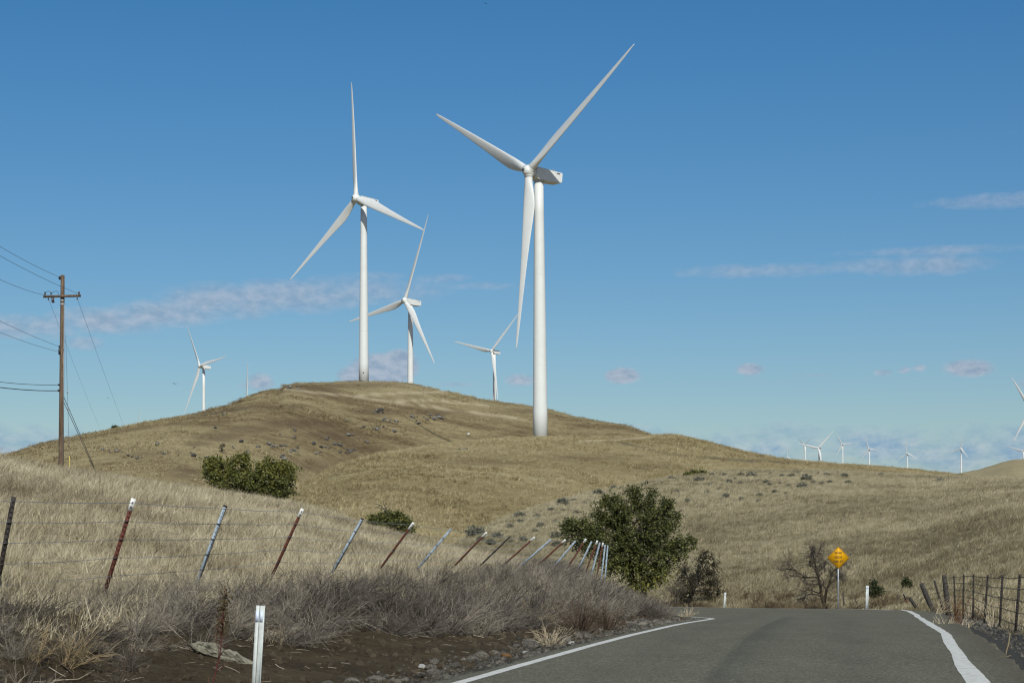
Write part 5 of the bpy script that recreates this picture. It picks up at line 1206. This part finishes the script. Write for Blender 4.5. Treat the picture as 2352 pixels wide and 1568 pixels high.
for (tx, ty), (bx, by), kd, d in RF:
    p1 = np.array(P(tx, ty, d)); p0 = np.array(P(bx, by, d)); u = uniq(p1 - p0); zg = float(gz(bx, d))
    p0 = p0 - u * max(.1, min((p0[2] - zg) / u[2] + .1, 1.2))
    uy = uniq(np.cross(u, (1, 0, 0))); uy = uy if uy[1] > 0 else -uy; ux = np.cross(uy, u); p0l, p1l = p0 - ro, p1 - ro
    mb = MB()
    if kd in ('w', 'W', 'w2'):
        hw = {'w': .105, 'W': .115, 'w2': .085}[kd]
        pts = np.linspace(0, 1, 6)[:, None] * (p1l - p0l) + p0l; mb.tube(pts, hw * np.array([1.02, 1, .97, 1, .95, .9]), 8)
        po = obj('wooden_post', mb.mesh('wooden_post', [M['old_wood']], True), rf)
    else:
        mb.prism(np.array(TP) * (1.05 if d < 60 else 1.5), p0l, p1l, ux, uy)
        for k_ in range(20): mb.box(p1l - u * (.05 + k_ * .065) - uy * .008, (.013, .008, .012), np.array([ux, uy, u]))
        po = obj('fence_post', mb.mesh('fence_post', [M['dark_steel' if kd != 'r' else 'rust']]), rf)
        if kd == 'r':
            m2 = MB(); m2.prism(np.array(TP) * 1.7, p1l - u * .3, p1l + u * .004, ux, uy); obj('painted_tip', m2.mesh('painted_tip', [M['white_paint']]), po)
    raxes.append((p1l, u, uy))
for k_ in range(6):
    q = []
    for i, (p1l, u, uy) in enumerate(raxes):
        p = p1l - u * (.06 + .235 * k_) - uy * .02
        if i: sg = .012 + .02 * random.random(); a0 = q[-1]; q += [a0 * (1 - f_) + p * f_ - np.array([0, 0, 4 * sg * f_ * (1 - f_)]) for f_ in (.17, .33, .5, .67, .83)]
        q.append(p)
    m2 = MB(); m2.tube(q, .0055, 4)
    for i in range(36):
        n_ = max(1, int(np.linalg.norm(q[i + 1] - q[i]) / .16))
        for j in range(n_):
            c = q[i] + (q[i + 1] - q[i]) * (j + .5) / n_; e = np.array([random.gauss(0, .3), random.gauss(0, .3), 1]) * .022; m2.add([c - e, c + e, c + (.008, 0, 0)], None, [(0, 1, 2)])
    obj('barbed_wire', m2.mesh('barbed_wire', [M['dark_steel']]), rf)
ff = empty('old_fence', G(1766, 92)); tag(ff, 'row of old dark fence stubs behind the far edge of the bend', 'fence'); f0_ = np.array(ff.location); prev = None
qs = []
for (tx, ty), (bx, by), r_, d in [((1657, 1373), (1657, 1402), .05, 103), ((1695.5, 1378.5), (1693, 1402), .05, 100), ((1734.5, 1378.5), (1730, 1404), .10, 96), ((1767.3, 1381.6), (1766, 1405), .05, 93), ((1808, 1387), (1799, 1405), .05, 90), ((1936.4, 1359.7), (1938, 1403), .055, 84), ((1963, 1372), (1972, 1403), .05, 84)]:
    p1, p0 = np.array(P(tx, ty, d)), np.array(P(bx, by, d)); mb = MB(); u = uniq(p1 - p0); p0 = p0 - u * .6
    mb.tube([p0 - f0_, (p0 + p1) / 2 - f0_ + (.02, 0, 0), p1 - f0_], [r_, r_ * .95, r_ * .85], 7); obj('wooden_post', mb.mesh('wooden_post', [M['old_wood']], True), ff); qs.append(p1 - f0_ - u * .1)
m2 = MB(); m2.tube(np.array(qs), .006, 4); obj('wire_strand', m2.mesh('wire_strand', [M['dark_steel']]), ff)

# ------------------------------------------------------------------ marker posts and road sign
def marker(label, top, foot, d, w, extra=0.0):
    p1, p0 = np.array(P(*top, d)), np.array(P(*foot, d)); zg = float(gz(foot[0], d)); u = uniq(p1 - p0); p0 = p0 - u * max(.05, min((p0[2] - zg) / u[2] + .05, 1.0))
    o = empty('marker_post', p0); tag(o, label, 'marker post', 'white marker posts along the road'); u = uniq(p1 - p0); ux = uniq(np.cross((0, 1, 0), u)); uy = np.cross(u, ux); uy = uy if uy[1] > 0 else -uy
    h = w / 2; T_ = .004
    prof = [(-h, .012), (-h, .0), (-h * .18, -.004), (-h * .10, .006), (h * .02, -.006), (h * .72, -.004), (h * .80, -.012), (h, -.012), (h, .014), (h * .9, .018), (-h * .8, .018)]
    a_, L = np.zeros(3), p1 - p0
    m2 = MB(); m2.prism(prof, a_, L, ux, uy); po = obj('post_body', m2.mesh('post_body', [M['white_plastic']]), o)
    Ln = np.linalg.norm(L)
    m2 = MB(); gx = ux * (-h * .12) - uy * .0062; m2.prism([(-.0028, -.001), (.0028, -.001), (.0028, .004), (-.0028, .004)], a_ + gx, L + gx - u * .002, ux, uy); obj('groove_shade', m2.mesh('groove_shade', [M['turbine_grey']]), po)  # dark strip along the seam, coloured as the shade in its gap
    m2 = MB(); c = L - u * (.052 + .05); m2.box(c - uy * .0075 + ux * (h * .36), (h * .34, .0012, .05), np.array([ux, uy, u])); m2.box(c - uy * .0055 - ux * (h * .6), (h * .36, .0012, .05), np.array([ux, uy, u]))
    obj('reflector', m2.mesh('reflector', [M['reflector']]), o)
marker('white grooved marker post closest to the camera by the dirt bank', (598.5, 1390), (585, 1630), 14.3, .083)
marker('white marker post at the far road edge near the dark tree', (1666, 1360), (1663.5, 1396), 84.5, .10)
marker('white marker post right of the yellow sign at the bend', (1992.3, 1344), (1991, 1398), 72.6, .13)
# yellow diamond sign
dS = 75.0; sS = dS / F0; cS = P(1925, 1280.5, dS); bS = G(1925, dS)
sign = empty('road_sign', (cS.x, cS.y, bS.z)); tag(sign, 'yellow diamond ROAD ENDS 1000 FT warning sign on a steel post', 'road sign')
zc = cS.z - bS.z; hS = 26 * sS
def diamond(h, rad, n=5):
    pts = []
    for k_ in range(4):
        a0 = math.pi / 2 + k_ * math.pi / 2; c = (h - rad * 1.4142) * np.array([math.cos(a0), math.sin(a0)])
        for j in range(n + 1):
            a_ = a0 - math.pi / 4 + (math.pi / 2) * j / n; pts.append(c + rad * np.array([math.cos(a_), math.sin(a_)]))
    return np.array(pts)
def plate(name, poly, y0, y1, mat, parent):
    m2 = MB(); m2.prism(poly, (0, y1, zc), (0, y0, zc), (1, 0, 0), (0, 0, 1)); return obj(name, m2.mesh(name, [M[mat]]), parent)
pan = plate('sign_panel', diamond(hS, .05), -.0565, -.0535, 'sign_yellow', sign)
o_, i_ = diamond(hS - .022, .042), diamond(hS - .046, .03); n_ = len(o_)
Vb = np.vstack([np.column_stack([o_[:, 0], np.full(n_, -.0575), o_[:, 1] + zc]), np.column_stack([i_[:, 0], np.full(n_, -.0575), i_[:, 1] + zc])])
k = np.arange(n_); obj('border', mesh_np('border', Vb, np.stack([k, (k + 1) % n_, n_ + (k + 1) % n_, n_ + k], -1), [M['sign_black']]), pan)
def text(body, cx_, cz_, hgt, wid):
    cu = bpy.data.curves.new('lettering', 'FONT'); cu.body = body; cu.align_x = 'CENTER'; cu.align_y = 'CENTER'; cu.extrude = 0; cu.resolution_u = 3; cu.offset = .022
    to = bpy.data.objects.new('lettering', cu); COL.objects.link(to); dg = bpy.context.evaluated_depsgraph_get(); dg.update()
    me = bpy.data.meshes.new_from_object(to.evaluated_get(dg)); bpy.data.objects.remove(to); bpy.data.curves.remove(cu)
    co = np.array([v.co for v in me.vertices]); lo, hi_ = co.min(0), co.max(0)
    for v in me.vertices:
        v.co = (((v.co.x - (lo[0] + hi_[0]) / 2) / (hi_[0] - lo[0])) * wid + cx_, -.0585, ((v.co.y - (lo[1] + hi_[1]) / 2) / (hi_[1] - lo[1])) * hgt + cz_ + zc)
    me.materials.clear(); me.materials.append(M['sign_black']); obj('lettering', me, pan)
u_ = .13672 * sS
text('ROAD', 0, (360 - 276) * u_, 40 * u_, 122 * u_); text('ENDS', 0, (360 - 349) * u_, 38 * u_, 120 * u_); text('1000 FT', 0, (360 - 420) * u_, 38 * u_, 178 * u_)
for z_ in (hS * .62, -hS * .62):
    m2 = MB(); m2.tube([(0, -.0600, zc + z_), (0, -.052, zc + z_)], .012, 8); obj('bolt', m2.mesh('bolt', [M['galvanised']]), pan)
m2 = MB(); m2.prism([(-.032, -.0525), (.032, -.0525), (.032, .01), (.024, .01), (.024, -.0445), (-.024, -.0445), (-.024, .01), (-.032, .01)], (0, 0, -.4), (0, 0, zc + hS * .7), (1, 0, 0), (0, 1, 0)); obj('post', m2.mesh('post', [M['galvanised']]), sign)

# ------------------------------------------------------------------ small things
d = hit(1076, 1003, 200); b = G(1076, d); wb = empty('survey_marker', b); tag(wb, 'tiny white box on legs standing on the golden knoll', 'marker')
m2 = MB(); m2.box((0, 0, 1.05), (.42, .3, .32)); obj('box', m2.mesh('box', [M['white_paint']]), wb)
for sx in (-.3, .3): m2 = MB(); m2.tube([(sx, 0, -.3), (sx, 0, .75)], .05, 6); obj('leg', m2.mesh('leg', [M['dark_steel']]), wb)
def bird(label, px, py, d, s, bank):
    o = empty('bird', P(px, py, d)); o.rotation_euler = (0, bank, .5); o.scale = (s, s, s); tag(o, label, 'bird', 'birds in the sky')
    m2 = MB(); m2.tube([(0, -.28, .0), (0, -.16, .03), (0, 0, .03), (0, .2, .01), (0, .42, 0)], [.02, .06, .085, .05, .05], 7); obj('body', m2.mesh('body', [M['bird']], True), o)
    for sx in (-1, 1):
        m2 = MB(); m2.add([(sx * .05, -.12, .05), (sx * .4, -.16, .16), (sx * .8, -.02, .12), (sx * .42, .08, .14), (sx * .05, .1, .04), (sx * .05, 0, .065), (sx * .4, -.04, .175)], [(0, 1, 6, 5), (5, 6, 3, 4)], [(1, 2, 6), (6, 2, 3)]); obj('wing', m2.mesh('wing', [M['bird']]), o)
bird('small dark bird gliding right of the utility pole in the sky', 402, 881.5, 150, .42, .1)
bird('tiny bird nearer the utility pole between the wires in the sky', 249, 914, 170, .34, -.15)
bird('tiny bird speck at the top of the sky', 1116, 9, 260, .5, .1)
